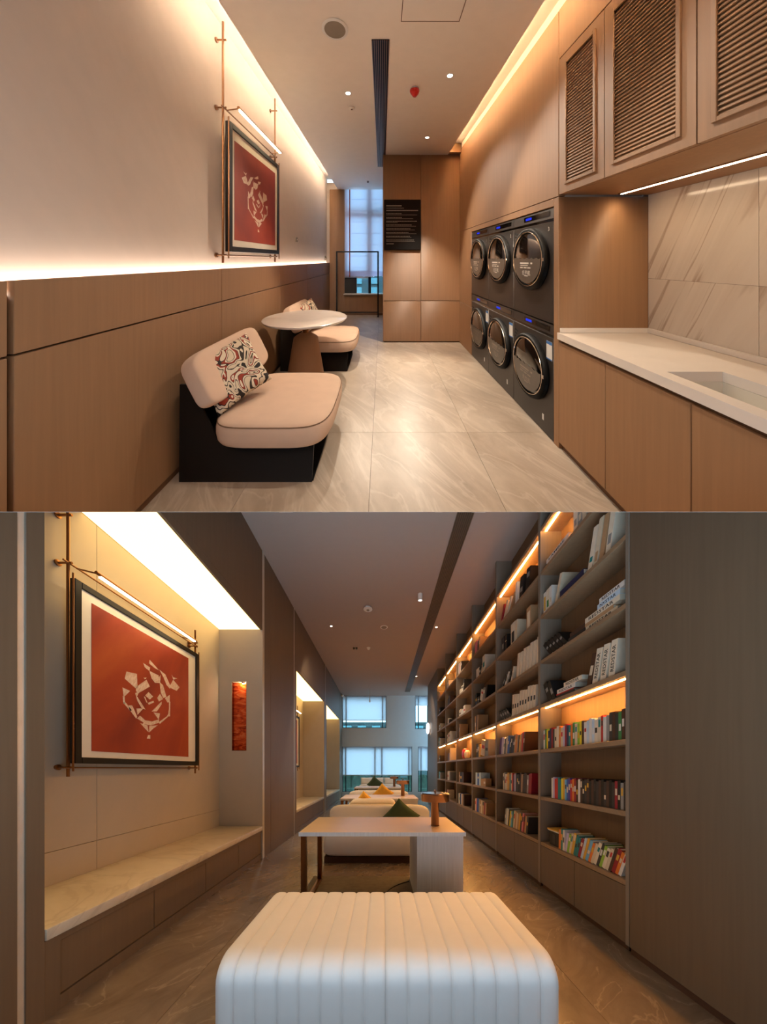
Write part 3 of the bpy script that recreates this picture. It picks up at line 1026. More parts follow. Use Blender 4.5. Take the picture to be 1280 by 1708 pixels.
BY = [2.108, 1.67, 1.206, 0.72]
for i in range(3):
    nm_ = ('farthest, beside the washers', 'in the middle', 'nearest the viewer')[i]
    t = thing('base_cabinet', 'tan wood base cabinet under the white counter, %s' % nm_, 'cabinet', (1.7, (BY[i] + BY[i + 1]) / 2, 0), 'base cabinets under the counter')
    build(M().box(1.388, 2.05, BY[i + 1], BY[i], 0.06, 0.70), 'body', 'oak_dark', t, smooth=False)
    build(M().box(1.365, 1.386, BY[i + 1] + .002, BY[i] - .002, 0.05, 0.822, .002), 'door', 'oak', t)
    build(M().box(1.388, 1.400, BY[i + 1], BY[i], 0.70, 0.846), 'top_rail', 'oak_dark', t, smooth=False)
    build(M().box(1.39, 1.41, BY[i + 1], BY[i], 0.0, 0.06), 'toe_kick', 'oak_dark', t, smooth=False)
ct = thing('countertop', 'long white stone countertop with raised back edge beside the washers', 'countertop', (1.7, 1.4, .845))
cm = M()
SX0, SX1, SY0, SY1 = 1.43, 1.71, 0.85, 1.37
for a in ((1.352, SX0, 0.70, 2.108), (SX1, 2.056, 0.70, 2.108), (SX0, SX1, SY1, 2.108), (SX0, SX1, 0.70, SY0)):
    cm.box(a[0], a[1], a[2], a[3], .847, .897)
bmesh.ops.remove_doubles(cm.bm, verts=cm.bm.verts, dist=1e-4)
build(cm, 'slab', 'counter_white', ct, smooth=False)
build(M().box(2.036, 2.056, 0.70, 2.106, .897, .934, .003).box(1.37, 2.036, 2.09, 2.106, .897, .934, .003), 'upstand', 'counter_white', ct)
sk2 = thing('sink_basin', 'undermounted white rectangular sink basin in the counter', 'sink', (1.57, 1.1, .73))
build(M().box(SX0 - .02, SX0 + .004, SY0 - .02, SY1 + .02, .74, .846).box(SX1 - .004, SX1 + .02, SY0 - .02, SY1 + .02, .74, .846).box(SX0, SX1, SY1 - .004, SY1 + .02, .74, .846).box(SX0, SX1, SY0 - .02, SY0 + .004, .74, .846).box(SX0 - .02, SX1 + .02, SY0 - .02, SY1 + .02, .73, .742), 'bowl', 'basin_white', sk2, smooth=False)
build(M().lathe([(.03, .742), (.03, .745), (.01, .744)], (1.57, 1.1, 0), 20), 'drain', 'chrome', sk2)

UY = [2.108, 1.676, 1.183, 0.69]
LV = [(1.742, 2.03), (1.246, 1.615), (0.75, 1.123)]
for i in range(3):
    nm_ = ('farthest, beside the washers', 'in the middle', 'nearest the viewer')[i]
    t = thing('wall_cabinet', 'tan wood wall cabinet with louvred door, %s' % nm_, 'cabinet', (1.7, (UY[i] + UY[i + 1]) / 2, 1.96), 'louvred wall cabinets')
    build(M().box(1.392, 2.056, UY[i + 1], UY[i], 1.96, 3.0), 'body', 'oak', t, smooth=False)
    a, b = LV[i]
    z0, z1 = 2.025, 2.93
    g0, g1 = UY[i + 1] + .003, UY[i] - .003
    d = build(M().box(1.365, 1.390, g0, a, 1.963, 2.998).box(1.365, 1.390, b, g1, 1.963, 2.998).box(1.365, 1.390, a, b, 1.963, z0).box(1.365, 1.390, a, b, z1, 2.998), 'door', 'oak', t, smooth=False)
    fm = M()
    w_ = .016
    fm.box(1.355, 1.368, a - .004, a + w_, z0 - .004, z1 + .004, .002).box(1.355, 1.368, b - w_, b + .004, z0 - .004, z1 + .004, .002).box(1.355, 1.368, a + w_, b - w_, z0 - .004, z0 + w_, .002).box(1.355, 1.368, a + w_, b - w_, z1 - w_, z1 + .004, .002)
    build(fm, 'louvre_frame', 'oak', d)
    n = 40
    first = None
    for k in range(n):
        zc = z0 + w_ + (z1 - z0 - 2 * w_) * (k + .5) / n
        if first is None:
            T = Matrix.Translation((1.372, 0, zc)) @ Matrix.Rotation(math.radians(-62), 4, 'Y')
            first = build(M().box(-.0165, .0165, a + w_, b - w_, -.0028, .0028, T=T), 'slat', 'oak', d, smooth=False)
            zfirst = zc
        else:
            c = first.copy()
            COL.objects.link(c)
            c.parent = d
            c.location = first.location + Vector((0, 0, zc - zfirst))
ls = thing('under_cabinet_light', 'glowing light strip under the louvred wall cabinets', 'light strip', (1.8, 1.4, 1.95))
build(M().box(1.782, 1.818, 0.72, 2.06, 1.9535, 1.9598), 'channel', 'bronze', ls, smooth=False)
build(M().box(1.792, 1.808, 0.73, 2.05, 1.951, 1.9545), 'diffuser', 'lamp_under', ls, smooth=False)

#%%LIBRARY
# ================================================================== LOWER HALL: LIBRARY
use_hall('library')
ZC = 4.62

fl = structure('floor_library', M().box(-2.6, 2.2, 0.2, 12.4, -0.06, -0.004), 'taupe_dark')
ys = [0.2, 1.4, 2.6, 3.8, 5.0, 6.2, 7.4, 8.6, 9.8, 11.0, 12.3]
xs_ = [-2.4, -1.2, 0.0, 1.2, 2.2]
for i in range(4):
    for j in range(10):
        build(M().box(xs_[i] + .0012, xs_[i + 1] - .0012, ys[j] + .0012, ys[j + 1] - .0012, -0.02, 0.0), 'tile', 'dark_marble', fl, smooth=False)
structure('ceiling_library', M().box(-2.0, 2.2, 3.0, 12.4, ZC, ZC + .05), 'ceiling_mauve')

# left wall with lit seating niches
N1 = (1.455, 4.095)
N2 = (5.72, 8.44)
N3 = (8.80, 11.5)
ZS = 3.44
wl = structure('wall_left_library', M().box(-2.60, -2.46, 0.2, 12.3, 0, ZC), 'taupe_dark')


def pier(y0, y1, name='pier'):
    build(M().box(-2.46, -1.80, y0, y1, 0.0, ZC, .002), name, 'taupe', wl)


pier(0.2, 1.346)
pier(1.376, N1[0])
build(M().box(-2.46, -1.806, 1.346, 1.376, 0.0, ZC), 'metal_strip', 'trim_champagne', wl, smooth=False)
pier(4.162, 4.40)
pier(4.404, 5.55)
pier(5.575, N2[0])
pier(8.47, 8.60)
pier(8.625, N3[0])
pier(N3[1] + .03, 12.2)
for y in (4.097, 5.55, 8.60):
    build(M().box(-2.0, -1.797, y, y + .025 + (.035 if y < 4.2 else 0), 0.0 if y > 4.2 else 0.0, ZC), 'metal_strip', 'trim_champagne', wl, smooth=False)
for (a, b) in (N1, N2, N3):
    build(M().box(-2.46, -1.80, a, b, ZS + .08, ZC, .002), 'fascia', 'taupe', wl)
    build(M().box(-1.83, -1.80, a, b, ZS - .012, ZS + .08, .002), 'fascia_lip', 'taupe', wl)
# back panels of the first niche, joints at seat height and by the picture
for (y0, y1) in ((N1[0], 2.338), (2.342, N1[1])):
    build(M().box(-2.47, -2.45, y0, y1, .737, ZS + .05), 'back_panel', 'linen_wall', wl, smooth=False)
    build(M().box(-2.47, -2.45, y0, y1, .40, .733), 'back_panel', 'linen_wall', wl, smooth=False)
for (a, b) in (N2, N3):
    build(M().box(-2.47, -2.45, a, b, .40, ZS + .05), 'back_panel', 'linen_wall', wl, smooth=False)
    build(M().box(-2.45, -1.80, b, b + .03, 0, ZS + .05), 'end_panel', 'linen_wall', wl, smooth=False)
# end panel of the first niche round the tall slit
hx0, hx1, hz0, hz1 = -2.26, -2.04, 1.62, 2.655
ep = M()
ep.box(-2.45, hx0, 4.095, 4.155, .4, ZS + .05).box(hx1, -1.80, 4.095, 4.155, .4, ZS + .05).box(hx0, hx1, 4.095, 4.155, .4, hz0).box(hx0, hx1, 4.095, 4.155, hz1, ZS + .05)
build(ep, 'end_panel', 'linen_wall', wl, smooth=False)
sl = thing('amber_wall_niche', 'tall narrow red amber glass niche beside the big picture', 'wall niche', (-2.15, 4.14, hz0))
build(M().box(hx0, hx1, 4.148, 4.158, hz0, hz1), 'glass_back', 'amber_glass', sl, smooth=False)
build(M().box(hx0, hx0 + .006, 4.098, 4.148, hz0, hz1).box(hx1 - .006, hx1, 4.098, 4.148, hz0, hz1).box(hx0, hx1, 4.098, 4.148, hz0, hz0 + .006), 'lining', 'copper', sl, smooth=False)
build(M().lathe([(.02, 0), (.02, -.02), (.012, -.022)], (-2.10, 4.12, hz1), 14), 'spot_housing', 'bronze', sl)
build(M().lathe([(.014, -.0205), (.012, -.0235)], (-2.10, 4.12, hz1), 14), 'spot_lens', 'lamp_down', sl)
ld = bpy.data.lights.new('niche_spot', 'POINT')
ld.energy = 0.9
ld.color = (1, .7, .4)
ld.shadow_soft_size = .01
lo = bpy.data.objects.new('niche_spot', ld)
COL.objects.link(lo)
lo.parent = sl
lo.location = W(-2.10, 4.115, hz1 - .05) - world_loc(sl)

for i, (a, b) in enumerate((N1, N2, N3)):
    nm_ = ('nearest', 'second', 'farthest')[i]
    t = thing('ceiling_light_panel', 'glowing cream light panel over the %s seating niche' % nm_, 'light panel', (-2.14, (a + b) / 2, ZS), 'luminous niche ceilings')
    build(M().box(-2.45, -1.832, a + .002, b - .002, ZS, ZS + .012), 'diffuser', 'lamp_soffit', t, smooth=False)
    build(M().box(-2.455, -2.449, a, b, ZS - .006, ZS), 'edge_trim', 'oak_dark', t, smooth=False)
    t = thing('niche_bench', 'built-in bench with pale stone top in the %s seating niche' % nm_, 'bench', (-2.1, (a + b) / 2, 0), 'built-in niche benches')
    build(M().box(-2.45, -1.795, a + .003, b - .003, .425, .49, .008, seg=2), 'seat_slab', 'bench_marble', t)
    build(M().box(-2.45, -1.85, a + .003, b - .003, 0.0, .425), 'body', 'taupe_dark', t, smooth=False)
    build(M().box(-1.85, -1.815, a + .003, b - .003, 0.0, .075), 'plinth', 'taupe', t, smooth=False)
    build(M().box(-1.85, -1.806, a + .003, a + .075, 0.0, .423), 'end_post', 'taupe', t, smooth=False)
    build(M().box(-1.85, -1.812, a + .075, b - .003, .385, .423), 'top_rail', 'taupe', t, smooth=False)
    n = 4
    for k in range(n):
        y0 = a + .085 + (b - a - .09) * k / n
        y1 = a + .085 + (b - a - .09) * (k + 1) / n
        build(M().box(-1.85, -1.822, y0 + .002, y1 - .002, .08, .381, .002), 'drawer_front', 'taupe', t)

picture(-2.30, -2.45, 2.042, 3.42, 1.39, 2.78, (2.167, 3.25, 1.49, 2.666), 3.42, 3.10, (2.12, 3.19, -2.195, 2.845),
        ('large red paper-cut print in a black frame over the nearest bench', 'bronze hanging rods holding the large red print over the nearest bench', 'slim bronze picture lamp over the large print'))
picture(-2.30, -2.45, 6.2, 7.58, 1.39, 2.78, (6.325, 7.408, 1.49, 2.666), 3.42, 3.10, (6.28, 7.35, -2.195, 2.845),
        ('red framed print seen edge-on in the second seating niche', 'bronze hanging rods holding the print in the second seating niche', 'slim bronze picture lamp in the second seating niche'))

# right wall before and after the bookcase
wr = structure('wall_right_library', M().box(2.06, 2.2, 0.2, 10.8, 0, ZC), 'taupe_dark')
build(M().box(1.80, 2.06, 0.2, 1.985, 0.05, ZC, .002), 'panel', 'taupe', wr)
build(M().box(1.80, 2.06, 8.98, 10.8, 0.05, ZC, .002), 'panel', 'taupe', wr)
structure('baseboard_right', M().box(1.812, 1.83, 0.2, 1.985, 0, 0.05).box(1.812, 1.83, 8.98, 10.8, 0, 0.05), 'groove')

# bookcase bays
BAY = [2.0, 3.15, 4.34, 5.49, 6.64, 7.79, 8.95]
SH = [.523, 1.035, 1.569, 2.08, 2.58, 3.09, 3.59, 4.09]
BN = ['nearest', 'second', 'third', 'fourth', 'fifth', 'farthest']
XB = 1.80
TS = .04
for i in range(6):
    a, b = BAY[i], BAY[i + 1]
    t = thing('bookcase', 'taupe built-in bookcase bay with glowing shelf strips, %s bay' % BN[i], 'bookcase', (1.93, (a + b) / 2, 0), 'bookcase bays')
    build(M().box(XB, 2.05, b - .045, b, 0.05, ZC, .002), 'side_panel', 'taupe_daylit', t)
    if i == 0:
        build(M().box(XB, 2.05, a - .012, a + .02, 0.05, ZC, .002), 'side_panel', 'taupe_daylit', t)
    a2 = a + .02 if i == 0 else a
    b2 = b - .045
    build(M().box(2.04, 2.055, a2, b2, .523, ZC), 'back_panel', 'shelf_back', t, smooth=False)
    for z in SH:
        build(M().box(XB + .004, 2.04, a2, b2, z - TS, z, .002), 'shelf', 'shelf_wood', t)
    ym = (a2 + b2) / 2
    for (y0, y1) in ((a2, ym), (ym, b2)):
        build(M().box(XB + .004, XB + .026, y0 + .002, y1 - .002, .055, SH[0] - TS - .004, .002), 'base_door', 'taupe', t)
    build(M().box(XB + .03, 2.04, a2, b2, .055, SH[0] - TS - .01), 'base_body', 'taupe_dark', t, smooth=False)
    build(M().box(XB + .03, XB + .05, a2, b2, 0, .055), 'toe_kick', 'groove', t, smooth=False)
    for z in (2.08, 4.09):
        build(M().box(XB + .052, XB + .066, a2 + .01, b2 - .01, z - TS - .008, z - TS - .001), 'light_strip', 'lamp_shelf', t, smooth=False)

# ---- books
BOOKS = 'books and boxes on the bookcase'


def book_mesh(t, h, d, lab=None, lettering=None, T=None, lying=False):
    """local: x depth (spine at 0), y thickness (0..t), z height"""
    m = M()
    c = .0028
    m.box(0, .003, 0, t, 0, h)
    m.box(.003, d, 0, c, 0, h)
    m.box(.003, d, t - c, t, 0, h)
    m.box(.003, d - .004, c, t - c, .003, h - .004, mi=1)
    if lab:
        m.box(-.0006, 0, t * .18, t * .82, h * lab[0], h * lab[1], mi=2)
    if lettering:
        if lying:
            letters(m, lettering, (-.001, t * .8, h * .86), (0, 0, -1), (0, -1, 0), h * .72, t * .6, mi=2)
        else:
            letters(m, lettering, (-.001, t * .22, h * .14), (0, 0, 1), (0, 1, 0), h * .72, t * .56, mi=2)
    if T is not None:
        bmesh.ops.transform(m.bm, matrix=T, verts=m.bm.verts[:])
    return m


def book(col, t, h, y, z, lean, lab, text, label, d=None, x=1.83, lettercol='ink_black', labcol=None):
    """standing book whose near bottom edge is at y; lean (deg) tips its top toward the viewer (+) or away (-)"""
    d = d or min(.19, h * .72)
    # local y runs from near (0) to far (t)
    if lean >= 0:
        T = Matrix.Translation((x, y, z)) @ Matrix.Rotation(math.radians(lean), 4, 'X')
    else:
        T = Matrix.Translation((x, y + t, z)) @ Matrix.Rotation(math.radians(lean), 4, 'X') @ Matrix.Translation((0, -t, 0))
    m = book_mesh(t, h, d, lab, text, T)
    return build(m, 'book', ['book_' + col, 'paper', labcol or ('ink_black' if text else 'book_cream')], label=label, cat='book', group=BOOKS, smooth=False)


def lying(col, t, h, y, z, text, label, rz=0, d=.19, x=1.83, labcol='ink_black'):
    """book lying flat, spine toward the room, running from y (near) to y+h"""
    # rotate so local z -> -y ... spine reads toward the viewer
    T = Matrix.Translation((x, y, z)) @ Matrix.Rotation(rz, 4, 'Z') @ Matrix(((1, 0, 0, 0), (0, 0, -1, h), (0, 1, 0, 0), (0, 0, 0, 1)))
    m = M()
    c = .0028
    m.box(0, .003, 0, t, 0, h)
    m.box(.003, d, 0, c, 0, h)
    m.box(.003, d, t - c, t, 0, h)
    m.box(.003, d - .004, c, t - c, .003, h - .004, mi=1)
    if text:
        letters(m, text, (-.001, t * .2, h * .12), (0, 0, 1), (0, 1, 0), h * .72, t * .6, mi=2)
    bmesh.ops.transform(m.bm, matrix=T, verts=m.bm.verts[:])
    return build(m, 'book', ['book_' + col, 'paper', labcol], label=label, cat='book', group=BOOKS, smooth=False)


SHELFN = ['lowest bookshelf', 'second bookshelf up', 'glowing lower shelf', 'shelf above the glowing one', 'fifth bookshelf up', 'sixth bookshelf up', 'glowing top shelf']


def place(bay, s):
    return SHELFN[s], BN[bay]


def row(bay, s, y_far, items, lab_p=.5, h0=.21):
    """items from far to near: (colour, thickness, height, lean)"""
    sh, bn = place(bay, s)
    y = y_far
    z = SH[s] + .0006
    for k, it in enumerate(items):
        col, t, h, lean = it[:4]
        text = it[4] if len(it) > 4 else None
        ca = math.cos(math.radians(abs(lean)))
        y -= t / ca + .0012
        lab = None
        if text is None and random.random() < lab_p:
            q = random.uniform(.3, .66)
            lab = (q, q + random.uniform(.16, .30))
        labcol = random.choice(['book_cream', 'book_white', 'book_mustard', 'book_charcoal'] if col not in ('white', 'cream', 'ivory') else ['book_charcoal', 'book_red', 'book_teal'])
        if y < BAY[bay] + .02:
            break
        label = '%s %s, %s from the far divider on the %s, %s bay' % (col, 'book', ORD[k], sh, bn)
        book(col, t, h, y, z, lean, lab, text, label, labcol=None if text else labcol)
        if lean:
            y -= 0.0005
    return y


def rnd(cols, n, t=(.018, .034), h=(.19, .235), lean=0):
    return [(random.choice(cols), random.uniform(*t), random.uniform(*h), lean) for _ in range(n)]


random.seed(11)
# nearest bay, glowing lower shelf
seq = 'white green yellow navy navy crimson charcoal cream ivory orange cream lilac crimson navy teal orange green cream lime yellow brown white pale-blue white pale-blue ivory cream red white grey charcoal brown charcoal green brown charcoal brown'.split()
it = []
for k, c in enumerate(seq):
    t = {'white': .032, 'yellow': .026, 'red': .02, 'cream': .034, 'ivory': .036}.get(c, .0275)
    h = .212 + .012 * math.sin(k * 1.7) + (.012 if k > 28 else 0)
    it.append((c, t * .985, h, 0))
row(0, 2, 3.098, it, .55)
# nearest bay, second shelf
seq = 'white lilac red red teal teal yellow mustard sky-blue blue purple red orange crimson brown white brown black charcoal brown black brown black charcoal brown black charcoal brown black charcoal crimson black grey charcoal cream ivory'.split()
it = []
for k, c in enumerate(seq):
    it.append((c, .0255 if c not in ('white', 'ivory') else .026, .215 + .01 * math.sin(k * 2.1), 0))
row(0, 1, 2.95, it, .6)
# nearest bay, lowest shelf: tray, then leaning books
lb = 'leaning book'
z = SH[0] + .0006
seq = 'orange teal white lilac lime cream mustard teal teal crimson pale-blue mustard sky-blue orange cream ivory charcoal lime ivory cream brown crimson orange white'.split()
it = []
for k, c in enumerate(seq):
    it.append((c, .026 + .006 * (k % 3 == 0), .20 + .014 * math.sin(k * 1.3), 1.5 if k < 3 else (8 + min(k, 12) * .9)))
row(0, 0, 2.83, it, .7)
bx = thing('storage_box', 'black storage box with books lying on it, lowest shelf, nearest bay', 'box', (1.92, 2.93, SH[0]), BOOKS)
build(M().box(1.84, 2.02, 2.845, 3.0, z, z + .15, .003), 'body', 'book_black', bx)
build(M().box(1.838, 1.8405, 2.90, 2.94, z + .02, z + .12), 'label', 'book_charcoal', bx, smooth=False)
lying('white', .012, .20, 2.83, z + .151, None, 'thin white book lying across the black storage box', -.05)
lying('mustard', .014, .17, 2.84, z + .164, None, 'thin mustard book lying topmost on the black storage box', .05)
# shelf above the glowing one: black, lying white stack, dark and white leaning books
z = SH[3] + .0006
sh, bn = place(0, 3)
book('black', .06, .24, 2.94, z, -24, (.5, .7), None, 'thick black book tipped against the far divider, shelf above the glowing one', labcol='book_grey')
book('black', .05, .235, 2.878, z, -24, (.3, .6), None, 'black book resting on another black book, shelf above the glowing one', labcol='book_grey')
lying('charcoal', .035, .27, 2.595, z, None, 'charcoal book at the bottom of the white stack with lettered spines')
lying('red', .012, .26, 2.61, z + .0355, None, 'thin red book inside the stack with lettered white spines')
lying('white', .042, .27, 2.585, z + .048, 'REDSTAR', 'white book with black lettering REDSTAR lying lower in the stack')
lying('ivory', .042, .25, 2.50, z + .0905, 'REDSTAR', 'ivory book with black lettering REDSTAR lying topmost of the stack')
book('brown', .05, .27, 2.395, z, 15, (.32, .62), None, 'dark brown leaning book with pale band left of the lettered books', labcol='book_cream')
for k, (yy, nm_) in enumerate(((2.32, 'farthest'), (2.235, 'middle'), (2.15, 'nearest'))):
    book('ivory', .058, .285, yy, z, 11 - k * 2, None, 'REDSTAR', 'upright ivory book lettered REDSTAR, %s of three leaning together' % nm_)
# fifth shelf: fallen black books then a white stack
z = SH[4] + .0006
for k in range(5):
    book('black', .042, .215, 2.92 - k * .058, z, -40, (.5, .64), None, 'black fallen book, %s from the far divider, fifth bookshelf up, nearest bay' % ORD[k], labcol='book_grey')
lying('charcoal', .045, .22, 2.46, z, None, 'charcoal book lying under another beside the fallen black books')
lying('brown', .04, .20, 2.46, z + .046, None, 'dark brown book lying topmost beside the fallen black books')
lying('cream', .04, .33, 2.12, z, 'REDSTAR', 'cream lettered book at the bottom of the bright stack, fifth bookshelf up')
lying('tan', .032, .30, 2.16, z + .0405, None, 'tan book lying second in the bright stack, fifth bookshelf up')
lying('ivory', .045, .36, 2.10, z + .073, 'REDSTAR', 'ivory lettered book lying third in the bright stack, fifth bookshelf up')
lying('pale-blue', .04, .22, 2.10, z + .1185, 'NYSTAR', 'pale blue lettered book lying fourth in the bright stack, fifth bookshelf up')
lying('white', .04, .24, 2.06, z + .159, 'REDSTAR', 'white lettered book lying topmost of the bright stack, fifth bookshelf up')
# sixth shelf
z = SH[5] + .0006
book('white', .05, .24, 3.045, z, 0, (.15, .8), None, 'white book with mustard band, first at the far divider, sixth bookshelf up', labcol='book_mustard')
book('ivory', .05, .245, 2.99, z, 0, (.2, .5), None, 'ivory book second from the far divider, sixth bookshelf up', labcol='book_green')
book('white', .04, .245, 2.945, z, 0, (.3, .5), None, 'white book third from the far divider, sixth bookshelf up')
book('cream', .04, .27, 2.86, z, 20, None, None, 'cream book leaning before the blue one, sixth bookshelf up')
lying('navy', .06, .33, 2.48, z + .02, None, 'navy book lying flat beside pale leaning books, sixth bookshelf up', labcol='ink_white')
lying('grey', .018, .30, 2.50, z, None, 'thin grey book under the navy one, sixth bookshelf up')
book('ivory', .05, .34, 2.385, z, 13, (.2, .32), None, 'tall ivory book leaning beside the navy book, sixth bookshelf up', labcol='book_teal')
book('cream', .045, .36, 2.325, z, 12, (.1, .3), None, 'tall cream book leaning second beside the navy book, sixth bookshelf up', labcol='book_tan')
book('tan', .045, .34, 2.262, z, 11, None, None, 'tall tan book leaning third beside the navy book, sixth bookshelf up')
book('ivory', .05, .36, 2.19, z, 10, (.2, .4), None, 'tall ivory book at the near end, sixth bookshelf up, nearest bay', labcol='book_grey')
# glowing top shelf
z = SH[6] + .0006
lying('cream', .04, .34, 2.68, z, None, 'cream book at the bottom of the stack, glowing top shelf, nearest bay')
lying('white', .042, .36, 2.68, z + .0405, 'LAMBSE', 'white lettered book lying on the cream one, glowing top shelf')
book('ivory', .05, .30, 2.56, z, 0, (.2, .4), None, 'ivory book standing beside the stack, glowing top shelf, nearest bay', labcol='book_grey')
book('grey', .05, .30, 2.50, z, 0, (.2, .4), None, 'grey book standing second beside the stack, glowing top shelf, nearest bay')
book('cream', .05, .31, 2.445, z, 0, (.2, .4), None, 'cream book standing third beside the stack, glowing top shelf, nearest bay')

# second bay
random.seed(5)
it = []
for k, c in enumerate('purple purple lilac lilac white navy grey cream blue blue charcoal black navy charcoal tan orange tan brown mustard tan red brown'.split()):
    it.append((c, .030 + .006 * (k % 4 == 0), .245 + .014 * math.sin(k), 9))
row(1, 2, 4.27, it, .6)
it = []
for k, c in enumerate('white grey white cream mustard tan teal cream red navy lilac charcoal charcoal black brown tan brown charcoal brown grey crimson crimson'.split()):
    it.append((c, .034, .245 + .014 * math.sin(k * 1.9), 0 if k < 14 else 4))
row(1, 1, 4.13, it, .6)
it = []
for k, c in enumerate('grey pale-blue white charcoal yellow sky-blue teal cream tan cream tan mustard charcoal pink crimson tan charcoal'.split()):
    it.append((c, .036, .235 + .014 * math.sin(k * 1.1), 9))
row(1, 0, 4.09, it, .6)
z = SH[3] + .0006
for k in range(4):
    book('black' if k % 2 else 'charcoal', .045, .21, 4.08 - k * .075, z, -50, (.4, .7), None, 'dark fallen book, %s from the far divider, shelf above the glowing one, second bay' % ORD[k], labcol='book_grey')
yy = 3.80
for k in range(9):
    book('ivory', .054, .30 - .014 * (k % 3), yy - k * .067, z, 5, (.36, .56), None, 'ivory book with black band, %s of nine in a row, second bay' % ORD[k], labcol='book_charcoal')
z = SH[4] + .0006
for k, (c, ln_) in enumerate((('charcoal', 60), ('white', 55), ('charcoal', 45), ('ivory', 38))):
    book(c, .04, .20, 4.15 - k * .10, z, ln_ - 15, (.3, .6), None, '%s tilted book, %s from the far divider, fifth bookshelf up, second bay' % (c, ORD[k]), labcol='book_grey')
for k in range(7):
    book('ivory', .060, .315 - .012 * (k % 2), 3.66 - k * .078, z, 7, None, None, 'ivory leaning book, %s of seven alike, fifth bookshelf up, second bay' % ORD[k])
z = SH[5] + .0006
book('charcoal', .08, .25, 4.10, z, 0, (.3, .6), None, 'thick charcoal book at the far end, sixth bookshelf up, second bay', labcol='book_grey')
book('black', .07, .24, 4.0, z, 0, (.6, .65), None, 'black book second from the far end, sixth bookshelf up, second bay')
book('ivory', .12, .30, 3.76, z, 0, (.1, .6), None, 'broad ivory book with dark picture, sixth bookshelf up, second bay', labcol='book_charcoal')
book('cream', .05, .29, 3.70, z, 0, None, None, 'cream book beside the broad ivory one, sixth bookshelf up, second bay')
book('tan', .10, .28, 3.36, z, 0, (.1, .8), None, 'tan patterned book at the near end, sixth bookshelf up, second bay', labcol='book_ivory')
z = SH[6] + .0006
for k, c in enumerate(('crimson', 'cream', 'ivory', 'tan')):
    book(c, .045, .24, 4.17 - k * .09, z, 24 + 6 * k, None, None, '%s tipped book, %s from the far divider, glowing top shelf, second bay' % (c, ORD[k]))
book('white', .04, .30, 3.72, z, 4, None, None, 'white book standing alone, glowing top shelf, second bay')
book('black', .09, .28, 3.56, z, 8, (.3, .5), None, 'black book near the white one, glowing top shelf, second bay', labcol='book_grey')
book('black', .09, .27, 3.40, z, 8, (.6, .8), None, 'black book at the near end, glowing top shelf, second bay', labcol='book_grey')

# bays further off: fewer, larger groups
random.seed(21)
far_spec = {
    2: {0: [('cream', .05, .24, 4), ('pink', .05, .25, 4), ('blue', .05, .26, 4), ('blue', .05, .25, 4), ('grey', .05, .25, 4), ('tan', .06, .25, 4), ('cream', .06, .24, 6), ('tan', .08, .24, 6), ('crimson', .06, .22, 6), ('tan', .05, .22, 6)],
        1: [('pale-blue', .10, .24, 0), ('blue', .09, .22, 0), ('pale-blue', .09, .24, 0), ('tan', .12, .13, 0), ('tan', .12, .14, 0)],
        2: [('charcoal', .08, .26, 0), ('charcoal', .05, .26, 0), ('mustard', .09, .24, 0), ('cream', .20, .28, 12), ('grey', .16, .29, 6)],
        3: [('tan', .06, .30, 0), ('brown', .06, .31, 3), ('tan', .05, .30, 4)],
        4: [('black', .10, .22, -10), ('charcoal', .10, .14, 0), ('white', .14, .20, 25), ('grey', .10, .22, 12), ('black', .06, .24, 20)],
        5: [('white', .16, .18, 0), ('black', .08, .16, 0), ('cream', .08, .14, 20), ('ivory', .12, .30, 0)],
        6: [('pink', .14, .24, 0), ('charcoal', .06, .20, 4), ('tan', .05, .24, 6)]},
    3: {0: [('pale-blue', .06, .24, 0), ('cream', .06, .25, 0), ('navy', .05, .24, 0), ('blue', .05, .26, 0), ('white', .06, .25, 0), ('tan', .08, .25, 0), ('brown', .08, .24, 0)],
        1: [('tan', .08, .24, 0), ('black', .16, .24, 0), ('brown', .12, .24, 0)],
        3: [('brown', .06, .30, 0), ('tan', .05, .32, 4)],
        4: [('ivory', .16, .16, 0), ('white', .18, .12, 0), ('ivory', .14, .18, 0)],
        5: [('cream', .14, .12, 0), ('ivory', .14, .16, 0), ('charcoal', .06, .26, 6)],
        6: [('white', .06, .26, 4), ('crimson', .05, .24, 4), ('cream', .05, .25, 8), ('charcoal', .06, .24, 12)]},
    4: {0: [('pink', .06, .24, 0), ('cream', .05, .24, 0)], 1: [('white', .12, .24, 0), ('cream', .10, .25, 0), ('grey', .06, .22, 0)],
        2: [('brown', .12, .20, 0), ('tan', .10, .22, 0), ('ivory', .05, .34, 0)],
        3: [('white', .08, .22, 0), ('cream', .10, .24, 8), ('ivory', .10, .26, 8), ('white', .08, .28, 4)],
        4: [('ivory', .12, .14, 20), ('charcoal', .1, .12, 0)], 5: [('charcoal', .12, .2, 0), ('brown', .1, .24, 4)], 6: [('white', .10, .18, 0), ('ivory', .08, .2, 0)]},
    5: {1: [('teal', .12, .22, 0), ('grey', .1, .2, 0)], 2: [('charcoal', .12, .2, 0)], 3: [('teal', .08, .26, 0), ('navy', .07, .28, 0), ('cream', .08, .24, 0)],
        4: [('white', .12, .16, 0), ('cream', .1, .2, 0)], 5: [('charcoal', .14, .2, 0)], 6: [('cream', .1, .24, 0), ('tan', .1, .2, 0)]}}
for bay, d_ in far_spec.items():
    for s, items in d_.items():
        row(bay, s, BAY[bay + 1] - .10 - .04 * (s % 3), items, .4)
